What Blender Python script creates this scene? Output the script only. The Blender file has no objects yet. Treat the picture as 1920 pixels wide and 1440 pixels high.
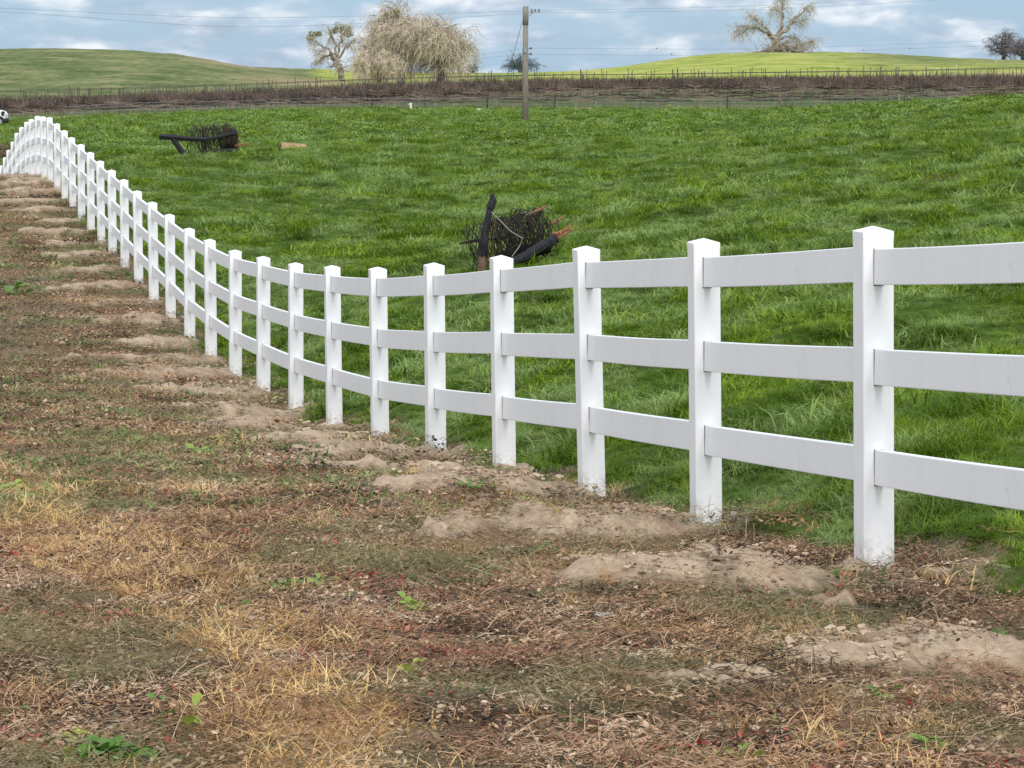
import bpy, math, random
import numpy as np
from mathutils import Vector, Matrix
R = math.radians
random.seed(7); rng = np.random.default_rng(11)
scene = bpy.context.scene
col = scene.collection

# ------------------------------------------------------------------ camera
F = 5900.0; CZ = 1.6; HY = 150.0
PITCH = math.atan((720-HY)/F)
cd = bpy.data.cameras.new('camera'); cam = bpy.data.objects.new('camera', cd); col.objects.link(cam)
cam.location = (0, 0, CZ); cam.rotation_euler = (math.pi/2-PITCH, 0, 0)
cd.sensor_width = 36; cd.lens = 36*F/1920; cd.clip_start = 0.5; cd.clip_end = 20000
scene.camera = cam
# ------------------------------------------------------------------ light
SUN_EL, SUN_AZ = R(38), R(167)
world = bpy.data.worlds.new('World'); scene.world = world; world.use_nodes = True
wn = world.node_tree; wn.nodes.clear()
def N(nt, t, **k):
    n = nt.nodes.new(t)
    for a, b in k.items():
        if a == 'inp':
            for q, v in b.items(): n.inputs[q].default_value = v
        else: setattr(n, a, b)
    return n
def L(nt, a, b): nt.links.new(a, b)
def ramp(nt, fac, stops, interp='LINEAR'):
    n = nt.nodes.new('ShaderNodeValToRGB'); cr = n.color_ramp; cr.interpolation = interp
    while len(cr.elements) < len(stops): cr.elements.new(0.5)
    for e, (p, c) in zip(cr.elements, stops):
        e.position = p; e.color = (c, c, c, 1) if isinstance(c, (int, float)) else (*c, 1)
    L(nt, fac, n.inputs[0]); return n.outputs[0]
def mix(nt, fac, a, b, mode='MIX'):
    n = nt.nodes.new('ShaderNodeMix'); n.data_type = 'RGBA'; n.blend_type = mode
    for s, v in ((n.inputs[0], fac), (n.inputs[6], a), (n.inputs[7], b)):
        if isinstance(v, bpy.types.NodeSocket): L(nt, v, s)
        elif isinstance(v, (int, float)): s.default_value = v if s == n.inputs[0] else (v, v, v, 1)
        else: s.default_value = (*v, 1)
    return n.outputs[2]
def math_(nt, op, a, b=0.0, clamp=False):
    n = nt.nodes.new('ShaderNodeMath'); n.operation = op; n.use_clamp = clamp
    for s, v in ((n.inputs[0], a), (n.inputs[1], b)):
        if isinstance(v, bpy.types.NodeSocket): L(nt, v, s)
        else: s.default_value = v
    return n.outputs[0]
def noise(nt, vec, scale, detail=4, rough=.55, dist=0.0, mscale=None):
    if mscale is not None:
        mp = nt.nodes.new('ShaderNodeMapping'); mp.inputs['Scale'].default_value = mscale
        L(nt, vec, mp.inputs[0]); vec = mp.outputs[0]
    n = nt.nodes.new('ShaderNodeTexNoise'); n.inputs['Scale'].default_value = scale
    n.inputs['Detail'].default_value = detail; n.inputs['Roughness'].default_value = rough
    n.inputs['Distortion'].default_value = dist
    L(nt, vec, n.inputs['Vector']); return n.outputs[0]

sky = N(wn, 'ShaderNodeTexSky', sky_type='NISHITA', sun_disc=False, sun_elevation=SUN_EL, sun_rotation=SUN_AZ,
        air_density=1.0, dust_density=0.4, ozone_density=1.6)
tc = N(wn, 'ShaderNodeTexCoord')
sxyz = N(wn, 'ShaderNodeSeparateXYZ'); L(wn, tc.outputs['Generated'], sxyz.inputs[0])
big = noise(wn, tc.outputs['Generated'], 2.2, 5, .6, 0, (1, 1, 2.2))
low = noise(wn, tc.outputs['Generated'], 22, 5, .55, .15, (1, 1, 4.2))
low2 = noise(wn, tc.outputs['Generated'], 42, 4, .5, .2, (1, 1, 3.0))
lowm = math_(wn, 'ADD', math_(wn, 'MULTIPLY', low, .7), math_(wn, 'MULTIPLY', low2, .3))
horiz = ramp(wn, sxyz.outputs[2], [(0.03, 1.0), (0.16, 0.0)])
bigm = ramp(wn, big, [(0.36, .55), (0.6, 1.0)])
lowr = ramp(wn, lowm, [(0.40, 0.0), (0.48, .25), (0.53, .6), (0.60, 1.0)])
mask = mix(wn, horiz, bigm, lowr)
hz = ramp(wn, sxyz.outputs[2], [(0.0, (3.7, 5.4, 7.0)), (0.02, (3.5, 5.1, 6.9)), (0.12, (3.4, 4.9, 7.0))])
skyc = mix(wn, math_(wn, 'MULTIPLY', horiz, .85), sky.outputs[0], (1.5, 2.6, 3.95))
cloudc = mix(wn, horiz, (7.6, 7.9, 8.4), ramp(wn, low2, [(.40, (2.5, 3.05, 3.8)), (.52, (3.7, 4.2, 4.85)), (.62, (5.2, 5.5, 5.8))]))
final = mix(wn, mask, skyc, cloudc)
bg = N(wn, 'ShaderNodeBackground', inp={'Strength': 0.1}); L(wn, final, bg.inputs[0])
wo = N(wn, 'ShaderNodeOutputWorld'); L(wn, bg.outputs[0], wo.inputs[0])
sd = bpy.data.lights.new('sun', 'SUN'); sd.energy = 1.15; sd.angle = R(24); sd.color = (1, .955, .88)
sun = bpy.data.objects.new('sun', sd); col.objects.link(sun)
sv = Vector((math.sin(SUN_AZ)*math.cos(SUN_EL), math.cos(SUN_AZ)*math.cos(SUN_EL), math.sin(SUN_EL)))
sun.rotation_euler = sv.to_track_quat('Z', 'Y').to_euler()
scene.view_settings.view_transform = 'Standard'; scene.view_settings.look = 'None'
scene.view_settings.gamma = 1; scene.view_settings.exposure = 0.8
scene.render.engine = 'CYCLES'; scene.cycles.max_bounces = 5; scene.cycles.transparent_max_bounces = 8

# ------------------------------------------------------------------ geometry of the place
def at(px, py, Y):
    dx = (px-960)/F; dy = (720-py)/F
    d = Vector((dx, math.cos(PITCH)+dy*math.sin(PITCH), -math.sin(PITCH)+dy*math.cos(PITCH)))
    t = Y/d.y
    return Vector((dx*t, Y, CZ+t*d.z))
def vnoise(x, y, seed=0):
    xi = np.floor(x).astype(np.int64); yi = np.floor(y).astype(np.int64)
    fx = x-xi; fy = y-yi; fx = fx*fx*(3-2*fx); fy = fy*fy*(3-2*fy)
    def h(a, b):
        n = (a*374761393 + b*668265263 + seed*144665) & 0x7fffffff
        n = ((n ^ (n >> 13))*1274126177) & 0x7fffffff
        n = (n ^ (n >> 16)) & 0xffff
        return n/65535.0
    return (h(xi, yi)*(1-fx)+h(xi+1, yi)*fx)*(1-fy)+(h(xi, yi+1)*(1-fx)+h(xi+1, yi+1)*fx)*fy
def fbm(x, y, seed=0, o=4):
    s = 0; a = .5; t = 0
    for i in range(o):
        s = s+a*vnoise(x*2**i+17.3*i, y*2**i+5.1*i, seed+i); t += a; a *= .5
    return s/t
def sstep(a, b, x):
    t = np.clip((x-a)/(b-a), 0, 1); return t*t*(3-2*t)

FX0, FY0, DX, DY = 1.43, 12.3, -0.4905, 2.39
fl = math.hypot(DX, DY); fd = (DX/fl, DY/fl); fnm = (-fd[1], fd[0])       # fnm points to the track side
tops = {-1: 388, 0: 423, 1: 446, 2: 460, 3: 478, 4: 492, 5: 500, 6: 497, 7: 492, 8: 480, 9: 468, 10: 448, 11: 427, 12: 401, 13: 378,
        14: 357, 15: 336, 16: 318, 17: 301, 18: 285, 19: 270, 20: 257, 21: 244, 22: 231, 23: 219.5, 24: 218, 25: 217, 26: 223,
        27: 228, 28: 238, 29: 249, 30: 265.5, 31: 281, 32: 295, 33: 310, 34: 325}
PH = 1.355
ctl = []     # (px, Y, z)
for k, ty in tops.items():
    Y = FY0+DY*k; X = FX0+DX*k
    p = at(960, ty, Y)
    ctl.append((960+F*X/Y, Y, p.z-PH))
def C(px, rows):
    for Y, drop in rows: ctl.append((px, Y, CZ-drop))
def Cy(px, rows):
    for Y, y in rows: ctl.append((px, Y, at(960, y, Y).z))
for px in (-500, 0, 480, 960, 1440, 1920, 2400): C(px, [(4, 1.6), (8, 1.68)])
C(-500, [(12, 1.9), (20, 2.35), (30, 2.95), (45, 2.85), (60, 2.4), (75, 2.2), (95, 2.9), (130, 3.2), (240, 3.0)])
C(0, [(12, 1.9), (20, 2.37), (30, 2.97), (40, 3.05), (50, 2.75), (60, 2.43), (70, 2.2), (80, 2.55), (95, 3.8), (130, 3.35), (165, 3.05), (215, 3.1), (240, 2.93)])
C(240, [(12, 1.9), (20, 2.37), (30, 2.97), (60, 2.3), (80, 2.1), (120, 2.2), (170, 2.35), (240, 2.6)])
C(375, [(81, 1.96)])
C(480, [(12, 1.9), (20, 2.4), (50, 2.7), (65, 2.3), (80, 2.0), (120, 1.95), (170, 2.05), (240, 2.35)])
C(720, [(12, 1.9), (18, 2.28), (40, 2.75), (60, 2.4), (80, 2.1), (120, 1.85), (180, 1.9), (240, 2.15)])
C(960, [(12, 1.9), (16, 2.12), (30, 2.45), (40, 2.41), (60, 2.28), (100, 2.05), (150, 2.05), (180, 2.05), (240, 2.15)])
C(1200, [(12, 1.88), (20, 2.2), (40, 2.22), (60, 2.15), (100, 1.95), (150, 1.85), (240, 2.1)])
C(1440, [(10.5, 1.8), (20, 2.02), (40, 2.0), (60, 1.85), (100, 1.7), (150, 1.75), (240, 2.15)])
C(1680, [(15, 1.9), (40, 1.8), (80, 1.4), (120, 1.22), (160, 1.22), (240, 1.95)])
C(1920, [(12, 1.86), (20, 1.8), (40, 1.65), (80, 1.15), (120, .74), (160, .98), (240, 1.6)])
C(2400, [(12, 1.75), (20, 1.7), (40, 1.4), (80, .8), (120, .3), (240, 1.2)])
Cy(960, [(264, 186)]); Cy(1200, [(264, 182)]); Cy(1440, [(264, 181)]); Cy(1680, [(264, 180)]); Cy(1920, [(264, 176)])
Cy(-500, [(330, 202), (400, 170), (480, 110), (800, 180)])
Cy(0, [(330, 200), (400, 160), (480, 93), (800, 180)])
Cy(130, [(400, 158), (480, 91)]); Cy(240, [(330, 194), (400, 156), (480, 94)]); Cy(360, [(400, 158), (480, 105)])
Cy(480, [(330, 187), (400, 160), (500, 127), (800, 175)]); Cy(600, [(400, 162), (560, 131)])
Cy(720, [(330, 178), (430, 160), (560, 136), (800, 175)]); Cy(840, [(430, 160), (560, 137)])
Cy(960, [(330, 172), (420, 152), (560, 138.5), (800, 170)]); Cy(1100, [(420, 148), (580, 134)])
Cy(1200, [(330, 170), (420, 146), (600, 120), (800, 160)]); Cy(1320, [(420, 142), (600, 102)])
Cy(1440, [(330, 166), (420, 139), (600, 97), (800, 150)]); Cy(1560, [(420, 139), (600, 99)]); Cy(1680, [(330, 163), (420, 138), (600, 104), (800, 150)])
Cy(1800, [(420, 136), (600, 111)]); Cy(1920, [(330, 157), (420, 132), (600, 117), (800, 150)]); Cy(2400, [(330, 150), (420, 130), (600, 125), (800, 150)])
for px in (-500, 240, 960, 1680, 2400): Cy(px, [(1500, 160), (4000, 153)])
ctl = np.array(ctl)
def uv(px, Y): return np.stack([(px-960)/1000*1.15, np.log(Y)*1.9], -1)
cu = uv(ctl[:, 0], ctl[:, 1]); EPS = .05
def phi(a, b):
    d2 = ((a[:, None, :]-b[None, :, :])**2).sum(-1); return np.sqrt(d2+EPS*EPS)
A = np.zeros((len(cu)+3, len(cu)+3)); A[:-3, :-3] = phi(cu, cu)+np.eye(len(cu))*0.0008
A[:-3, -3] = 1; A[:-3, -2:] = cu; A[-3, :-3] = 1; A[-2:, :-3] = cu.T
W = np.linalg.solve(A, np.concatenate([ctl[:, 2], [0, 0, 0]]))
def base_h(X, Y):
    X = np.asarray(X, float).ravel(); Y = np.asarray(Y, float).ravel()
    r = np.hypot(X, Y); ang = np.arctan2(X, Y)
    a2 = np.clip(ang, -.24, .24)
    px = 960+F*np.tan(a2); rr = np.maximum(r, 4.0)
    Yc = np.where(np.abs(ang) < .24, np.maximum(rr*np.cos(ang), 4), rr)
    out = np.empty_like(X)
    for i in range(0, len(X), 20000):
        s = slice(i, i+20000); q = uv(px[s], Yc[s])
        out[s] = phi(q, cu) @ W[:-3] + W[-3] + q @ W[-2:]
    w = sstep(.3, 1.2, np.abs(ang))
    flat = -0.004*np.minimum(r, 400)
    return out*(1-w)+flat*w
posts = []
for k in range(-2, 36):
    posts.append((k, FX0+DX*k, FY0+DY*k))
def fence_s(X, Y):            # >0 on the field side, and the distance along
    rx = X-FX0; ry = Y-FY0
    return -(rx*fnm[0]+ry*fnm[1]), rx*fd[0]+ry*fd[1]
mrnd = random.Random(3)
mounds = []
for k, px_, py_ in posts:
    big_ = 1.5 if k == -1 else 1.0
    o = .62+mrnd.uniform(-.10, .12); tw_ = mrnd.uniform(-.25, .25); ux, uy = -.76+tw_*.3, -.65-tw_*.3
    mounds.append((px_+ux*o, py_+uy*o, (.74+mrnd.uniform(-.12, .14))*big_, (.31+mrnd.uniform(-.07, .08))*big_, .15+mrnd.uniform(-.03, .05)-.06*min(max((k-6)/8, 0), 1), math.atan2(uy, ux)))
def mound_f(X, Y):
    hh = np.zeros_like(X); mm = np.zeros_like(X)
    wob = (fbm(X*3.2, Y*2.4, 40, 5)-.5)
    for mx, my, a, b, amp, tw in mounds:
        s = (np.abs(X-mx) < 2.5) & (np.abs(Y-my) < 2.5)
        if not s.any(): continue
        rx = X[s]-mx; ry = Y[s]-my
        u = rx*math.cos(tw)+ry*math.sin(tw); v = -rx*math.sin(tw)+ry*math.cos(tw)
        b = b*(1.15-.45*np.clip(u/a, -1, 1))
        q = (u/a)**2+(v/b)**2
        q = q*(1+2.2*wob[s])+wob[s]*2.2
        e = np.exp(-np.maximum(q, -.15)*1.15)
        hh[s] = np.maximum(hh[s], amp*e*(1+1.2*wob[s])); mm[s] = np.maximum(mm[s], sstep(.26, .50, e))
    return hh, mm
def masks(X, Y):
    s, t = fence_s(X, Y)
    wob = (fbm(X*1.1, Y*1.1, 21, 4)-.5)
    e = .24+wob*.9
    g = sstep(-.10, .18, s-e)
    g = np.maximum(g, sstep(88, 100, Y))
    return g
def H(X, Y, fine=True):
    X = np.asarray(X, float).ravel(); Y = np.asarray(Y, float).ravel()
    z = base_h(X, Y); r = np.hypot(X, Y)
    g = masks(X, Y)
    z = z+(fbm(X*.33, Y*.33, 5, 3)-.5)*.42*g*sstep(14, 25, r)*(1-.3*sstep(200, 300, r))
    z = z+(fbm(X*1.4, Y*1.4, 9, 3)-.5)*.11*np.clip(g+.35, 0, 1)*(1-sstep(200, 400, r))
    z = z+(fbm(X*.02, Y*.02, 15, 3)-.5)*1.6*sstep(380, 700, r)
    z = z+(fbm(X*.035, Y*.05, 25, 3)-.5)*.9*sstep(246, 270, r)*(1-sstep(340, 380, r))
    mh, _ = mound_f(X, Y)
    z = z+mh
    if fine: z = z+(fbm(X*9, Y*9, 31, 3)-.5)*.032*(1-sstep(40, 80, r))
    # soil rises slightly where the turf starts
    s, t = fence_s(X, Y)
    z = z+.05*sstep(.2, .9, s)*(1-sstep(60, 90, Y))
    if FIX is not None: z = z+np.interp(t, FIX[0], FIX[1])*np.exp(-(s/.9)**2)
    return z
FIX = None
_k = np.array(sorted(tops)); _x = FX0+DX*_k; _y = FY0+DY*_k
_z = np.array([at(960, tops[k], FY0+DY*k).z-PH for k in _k])
FIX = (fence_s(_x, _y)[1], _z-H(_x, _y)+.012)
def h1(x, y): return float(H(np.array([x]), np.array([y]))[0])

# ------------------------------------------------------------------ object helpers
def tag(o, label=None, cat=None, group=None, kind=None):
    if label: o['label'] = label
    if cat: o['category'] = cat
    if group: o['group'] = group
    if kind: o['kind'] = kind
    return o
def empty(name, loc, rz=0):
    o = bpy.data.objects.new(name, None); col.objects.link(o); o.location = loc; o.rotation_euler = (0, 0, rz)
    o.empty_display_size = .3
    return o
class MB:
    def __init__(s): s.v = []; s.f = []; s.m = []
    def quadbox(s, corners, mi=0):
        b = len(s.v); s.v += [tuple(c) for c in corners]
        for q in ((0, 3, 2, 1), (4, 5, 6, 7), (0, 1, 5, 4), (1, 2, 6, 5), (2, 3, 7, 6), (3, 0, 4, 7)):
            s.f.append(tuple(b+i for i in q)); s.m.append(mi)
    def box(s, c, d, M=None, mi=0):
        x, y, z = [q/2 for q in d]; c = Vector(c); M = M or Matrix.Identity(3)
        s.quadbox([c+M @ Vector(p) for p in ((-x, -y, -z), (x, -y, -z), (x, y, -z), (-x, y, -z), (-x, -y, z), (x, -y, z), (x, y, z), (-x, y, z))], mi)
    def tube(s, pts, r, n=6, mi=0, cap=True):
        pts = [Vector(p) for p in pts]; k = len(pts)
        if isinstance(r, (int, float)): r = [r]*k
        elif len(r) == 2 and k != 2: r = [r[0]+(r[1]-r[0])*i/(k-1) for i in range(k)]
        b = len(s.v)
        up = Vector((.31, .17, .93))
        for i, p in enumerate(pts):
            d = (pts[min(i+1, k-1)]-pts[max(i-1, 0)])
            d = d.normalized() if d.length > 1e-9 else Vector((0, 0, 1))
            a = d.cross(up)
            if a.length < .05: a = d.cross(Vector((1, 0, 0)))
            a.normalize(); c = d.cross(a)
            for j in range(n):
                t = 2*math.pi*j/n; q = p+(a*math.cos(t)+c*math.sin(t))*r[i]
                s.v.append((q.x, q.y, q.z))
        for i in range(k-1):
            for j in range(n):
                s.f.append((b+i*n+j, b+i*n+(j+1) % n, b+(i+1)*n+(j+1) % n, b+(i+1)*n+j)); s.m.append(mi)
        if cap and n > 2:
            s.f.append(tuple(b+j for j in reversed(range(n)))); s.m.append(mi)
            s.f.append(tuple(b+(k-1)*n+j for j in range(n))); s.m.append(mi)
    def face(s, pts, mi=0):
        b = len(s.v); s.v += [tuple(p) for p in pts]; s.f.append(tuple(range(b, b+len(pts)))); s.m.append(mi)
    def mesh(s, name, mats, smooth=False):
        me = bpy.data.meshes.new(name); me.from_pydata(s.v, [], s.f)
        for m in (mats if isinstance(mats, (list, tuple)) else [mats]): me.materials.append(m)
        if any(s.m): me.polygons.foreach_set('material_index', s.m)
        if smooth: me.polygons.foreach_set('use_smooth', [True]*len(s.f))
        me.update(); return me
    def build(s, name, mats, parent=None, smooth=False, loc=None):
        o = bpy.data.objects.new(name, s.mesh(name, mats, smooth)); col.objects.link(o)
        if parent: o.parent = parent
        if loc is not None: o.location = loc
        return o
def bevel(o, w=.004, seg=2):
    m = o.modifiers.new('bevel', 'BEVEL'); m.width = w; m.segments = seg; m.limit_method = 'ANGLE'; return o
def material(name):
    m = bpy.data.materials.new(name); m.use_nodes = True; nt = m.node_tree; nt.nodes.clear()
    out = N(nt, 'ShaderNodeOutputMaterial'); return m, nt, out
def pbsdf(nt, out, colr, rough=.6, spec=.3, bump=None, bs=.3, bd=.01, metal=0):
    p = N(nt, 'ShaderNodeBsdfPrincipled')
    if isinstance(colr, bpy.types.NodeSocket): L(nt, colr, p.inputs['Base Color'])
    else: p.inputs['Base Color'].default_value = (*colr, 1)
    if isinstance(rough, bpy.types.NodeSocket): L(nt, rough, p.inputs['Roughness'])
    else: p.inputs['Roughness'].default_value = rough
    p.inputs['Specular IOR Level'].default_value = spec; p.inputs['Metallic'].default_value = metal
    if bump is not None:
        b = N(nt, 'ShaderNodeBump', inp={'Strength': bs, 'Distance': bd}); L(nt, bump, b.inputs['Height']); L(nt, b.outputs[0], p.inputs['Normal'])
    L(nt, p.outputs[0], out.inputs[0]); return p
def simple(name, stops, scale=6, rough=.8, spec=.2, detail=5, mscale=None, bs=.3, bd=.01, obj=True, metal=0):
    m, nt, out = material(name); t = N(nt, 'ShaderNodeTexCoord')
    n = noise(nt, t.outputs['Object'] if obj else t.outputs['Generated'], scale, detail, .6, 0, mscale)
    pbsdf(nt, out, ramp(nt, n, stops), rough, spec, n, bs, bd, metal); return m

# ------------------------------------------------------------------ ground
def ground_mat():
    m, nt, out = material('ground_soil_and_turf')
    geo = N(nt, 'ShaderNodeNewGeometry'); P = geo.outputs['Position']
    at_ = lambda nm: N(nt, 'ShaderNodeAttribute', attribute_name=nm).outputs['Fac']
    n1 = noise(nt, P, .9, 5, .6); n2 = noise(nt, P, 7, 6, .65); n3 = noise(nt, P, 38, 4, .7); n4 = noise(nt, P, 110, 3, .7)
    f = math_(nt, 'ADD', math_(nt, 'MULTIPLY', n3, .5), math_(nt, 'MULTIPLY', n4, .5))
    track = ramp(nt, f, [(.40, (.025, .017, .012)), (.47, (.11, .075, .05)), (.54, (.31, .215, .135)), (.64, (.50, .37, .24))])
    tr2 = ramp(nt, f, [(.34, (.03, .03, .016)), (.47, (.075, .085, .035)), (.56, (.15, .15, .065)), (.68, (.28, .25, .13))])
    track = mix(nt, ramp(nt, n1, [(.42, 0.0), (.6, .75)]), track, tr2)
    track = mix(nt, ramp(nt, noise(nt, P, 2.6, 4, .6), [(.5, 0.0), (.66, .4)]), track, (.19, .10, .06))
    org = ramp(nt, f, [(.33, (.13, .075, .03)), (.5, (.36, .21, .09)), (.65, (.56, .38, .18))])
    track = mix(nt, at_('m_dry'), track, org)
    dirt = ramp(nt, math_(nt, 'ADD', math_(nt, 'MULTIPLY', n2, .6), math_(nt, 'MULTIPLY', n3, .4)),
                [(.32, (.22, .16, .11)), (.5, (.41, .31, .215)), (.66, (.56, .45, .33))])
    c = mix(nt, at_('m_dirt'), track, dirt)
    g1 = noise(nt, P, .35, 5, .6); g2 = noise(nt, P, 3.0, 5, .65)
    turf = ramp(nt, g2, [(.3, (.025, .045, .006)), (.5, (.055, .10, .012)), (.7, (.10, .16, .025))])
    c = mix(nt, at_('m_grass'), c, turf)
    # far land
    fn = noise(nt, P, .13, 6, .62, .3); fn2 = noise(nt, P, .75, 5, .7)
    ff = math_(nt, 'ADD', math_(nt, 'MULTIPLY', fn, .5), math_(nt, 'MULTIPLY', fn2, .5))
    hill = ramp(nt, ff, [(.40, (.05, .08, .02)), (.5, (.12, .15, .05)), (.60, (.23, .225, .10))])
    c = mix(nt, at_('m_hill'), c, hill)
    sunny = ramp(nt, ff, [(.40, (.13, .19, .03)), (.5, (.28, .33, .05)), (.60, (.42, .40, .14))])  # sunlight on the far hill painted in as a brighter yellow-green
    c = mix(nt, at_('m_sunlit_lime'), c, sunny)
    vin = ramp(nt, ff, [(.35, (.035, .06, .015)), (.5, (.07, .10, .03)), (.64, (.12, .11, .05))])
    c = mix(nt, at_('m_vine'), c, vin)
    tan = ramp(nt, fn2, [(.3, (.20, .16, .085)), (.7, (.42, .33, .19))])
    c = mix(nt, at_('m_tan'), c, tan)
    hh = math_(nt, 'ADD', math_(nt, 'MULTIPLY', n3, .6), math_(nt, 'MULTIPLY', n4, .4))
    p = pbsdf(nt, out, c, .95, .12, hh, .8, .02)
    return m
def build_ground():
    ncol = 620
    a_d = np.linspace(-.2, .2, ncol)
    left = -np.concatenate([np.linspace(.2, .5, 14)[1:], np.linspace(.5, math.pi, 40)[1:]])[::-1]
    right = np.concatenate([np.linspace(.2, .5, 14)[1:], np.linspace(.5, math.pi, 40)[1:-1]])
    ang = np.concatenate([left, a_d, right]); na = len(ang)
    r = np.concatenate([np.geomspace(1, 6.5, 14)[:-1], np.geomspace(6.5, 22, 330)[:-1], np.geomspace(22, 110, 330)[:-1],
                        np.geomspace(110, 650, 220)[:-1], np.geomspace(650, 6000, 40)])
    nr = len(r)
    RR, AA = np.meshgrid(r, ang, indexing='ij')
    X = (RR*np.sin(AA)).ravel(); Y = (RR*np.cos(AA)).ravel()
    Z = H(X, Y)
    verts = np.concatenate([np.stack([X, Y, Z], -1), [[0, 0, h1(0, .01)]]])
    i = np.arange(nr-1)[:, None]*na; j = np.arange(na)[None, :]; j2 = (j+1) % na
    quads = np.stack([(i+j), (i+j2), (i+na+j2), (i+na+j)], -1).reshape(-1, 4)[:, ::-1]
    cidx = len(verts)-1
    tris = np.stack([np.full(na, cidx), (np.arange(na)+1) % na, np.arange(na)], -1)
    me = bpy.data.meshes.new('ground')
    me.vertices.add(len(verts)); me.vertices.foreach_set('co', verts.ravel())
    nl = len(quads)*4+len(tris)*3
    me.loops.add(nl); me.loops.foreach_set('vertex_index', np.concatenate([quads.ravel(), tris.ravel()]).astype(np.int32))
    me.polygons.add(len(quads)+len(tris))
    ls = np.concatenate([np.arange(len(quads))*4, len(quads)*4+np.arange(len(tris))*3]).astype(np.int32)
    me.polygons.foreach_set('loop_start', ls)
    me.update(calc_edges=True); me.validate()
    me.polygons.foreach_set('use_smooth', np.ones(len(me.polygons), bool))
    V = verts; x, y = V[:, 0], V[:, 1]
    rr = np.hypot(x, y); ang = np.arctan2(x, y); px = 960+F*np.tan(np.clip(ang, -.4, .4))
    att = {}
    g = masks(x, y); _, dm = mound_f(x, y)
    att['m_grass'] = g*(1-sstep(234, 242, y)); att['m_dirt'] = dm*(1-.9*g)
    att['m_dry'] = dry_mask(x, y)
    hl = sstep(325, 345, y+6*(fbm(x*.1, y*.1, 3)-.5)); att['m_hill'] = hl
    att['m_sunlit_lime'] = hl*np.clip(sstep(820, 1000, px+(fbm(x*.03, y*.03, 8)-.5)*420)*(1-.75*sstep(1480, 1700, px+(fbm(x*.05, y*.03, 18)-.5)*300)*sstep(400, 520, y))
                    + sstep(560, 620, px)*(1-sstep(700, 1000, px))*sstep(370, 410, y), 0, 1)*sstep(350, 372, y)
    att['m_vine'] = sstep(236, 242, y)*(1-sstep(328, 338, y))
    tn = sstep(222, 230, y+5*(fbm(x*.2, y*.2, 12)-.5))*(1-sstep(236, 242, y))*.85*sstep(.42, .6, fbm(x*.35, y*.1, 61)+.12)*(1-sstep(1350, 1550, px))
    tn = np.maximum(tn, sstep(326, 336, y)*(1-sstep(352, 372, y))*.8*sstep(300, 600, px))
    tn = np.maximum(tn, .8*np.exp(-((px-590)/110)**2)*sstep(392, 412, y+10*(fbm(x*.1, y*.1, 30)-.5))*(1-sstep(425, 450, y)))
    tn = np.maximum(tn, .7*np.exp(-((px-430)/75)**2)*sstep(445, 465, y)*(1-sstep(520, 540, y)))
    tn = np.maximum(tn, .6*sstep(1650, 1850, px)*sstep(340, 360, y)*(1-sstep(400, 430, y)))
    att['m_tan'] = tn
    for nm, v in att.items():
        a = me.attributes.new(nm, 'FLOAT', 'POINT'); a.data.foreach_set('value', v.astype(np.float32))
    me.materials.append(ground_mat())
    o = bpy.data.objects.new('ground', me); col.objects.link(o); tag(o, kind='structure')
def dry_mask(x, y):
    pts = [(-3.4, 19), (-2.4, 15.3), (-1.45, 12.2), (-.95, 10.4), (-.72, 9.2), (-.6, 8.0), (-.5, 6.5)]
    d = np.full(x.shape, 9.0)
    for (ax, ay), (bx, by) in zip(pts, pts[1:]):
        vx, vy = bx-ax, by-ay; t = np.clip(((x-ax)*vx+(y-ay)*vy)/(vx*vx+vy*vy), 0, 1)
        d = np.minimum(d, np.hypot(x-ax-t*vx, y-ay-t*vy))
    n = fbm(x*1.7, y*1.7, 77, 4)
    return sstep(.38, .05, d+(n-.5)*1.1)*.9
build_ground()

# ------------------------------------------------------------------ white fence
def vinyl_mat(name, streak):
    m, nt, out = material(name); t = N(nt, 'ShaderNodeTexCoord'); O = t.outputs['Object']
    n = noise(nt, O, 3.1, 6, .75, .3, streak)
    n2 = noise(nt, O, 1.4, 4, .6)
    c = ramp(nt, n, [(.25, (.80, .81, .82)), (.5, (.85, .86, .87)), (.75, (.87, .88, .89))])
    sm = ramp(nt, noise(nt, O, 16, 5, .75, .6, streak), [(.58, 0.0), (.72, .75)])
    sm = mix(nt, 1.0, sm, ramp(nt, n2, [(.5, 0.0), (.62, 1.0)]), 'MULTIPLY')
    c = mix(nt, sm, c, (.50, .50, .49))
    if name.startswith('post'):
        sp = N(nt, 'ShaderNodeSeparateXYZ'); L(nt, O, sp.inputs[0])
        nn = noise(nt, O, 30, 4, .7)
        k = math_(nt, 'MULTIPLY', ramp(nt, sp.outputs[2], [(0.0, 1.0), (.16, 0.0)]), ramp(nt, nn, [(.42, 0.0), (.62, .8)]))
        c = mix(nt, k, c, (.36, .29, .22))
    pbsdf(nt, out, c, .38, .4, n, .02, .002); return m
M_post = vinyl_mat('post_vinyl', (1, 1, .35)); M_rail = vinyl_mat('rail_vinyl', (1, 1.2, .25))
M_slot = simple('rail_slot_shadow_gap', [(.3, (.10, .10, .10)), (.7, (.2, .2, .2))])
fence = empty('white_fence', (FX0, FY0, h1(FX0, FY0)))
tag(fence, 'long white three rail vinyl fence running along the edge of the green field', 'fence')
fo = fence.location
yaw = math.atan2(-DX, DY)
leans = {0: (-.9, .2), 1: (-.9, .1), 2: (-1.6, .3), 3: (-.8, 0), 4: (-.5, .2), 5: (-.6, 0), 6: (-.5, 0)}
prnd = random.Random(5)
PB = {}
posts_z = {}
ctlz = dict()
for k, X, Y in posts:
    if k in tops: z = at(960, tops[k], Y).z-PH
    else: z = float(base_h([X], [Y])[0])
    posts_z[k] = z
post_me = None
def post_mesh():
    b = MB(); b.box((0, 0, (PH-.045)/2-.15), (.127, .127, PH-.045+.30)); return b.mesh('post', [M_post, M_slot])
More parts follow.
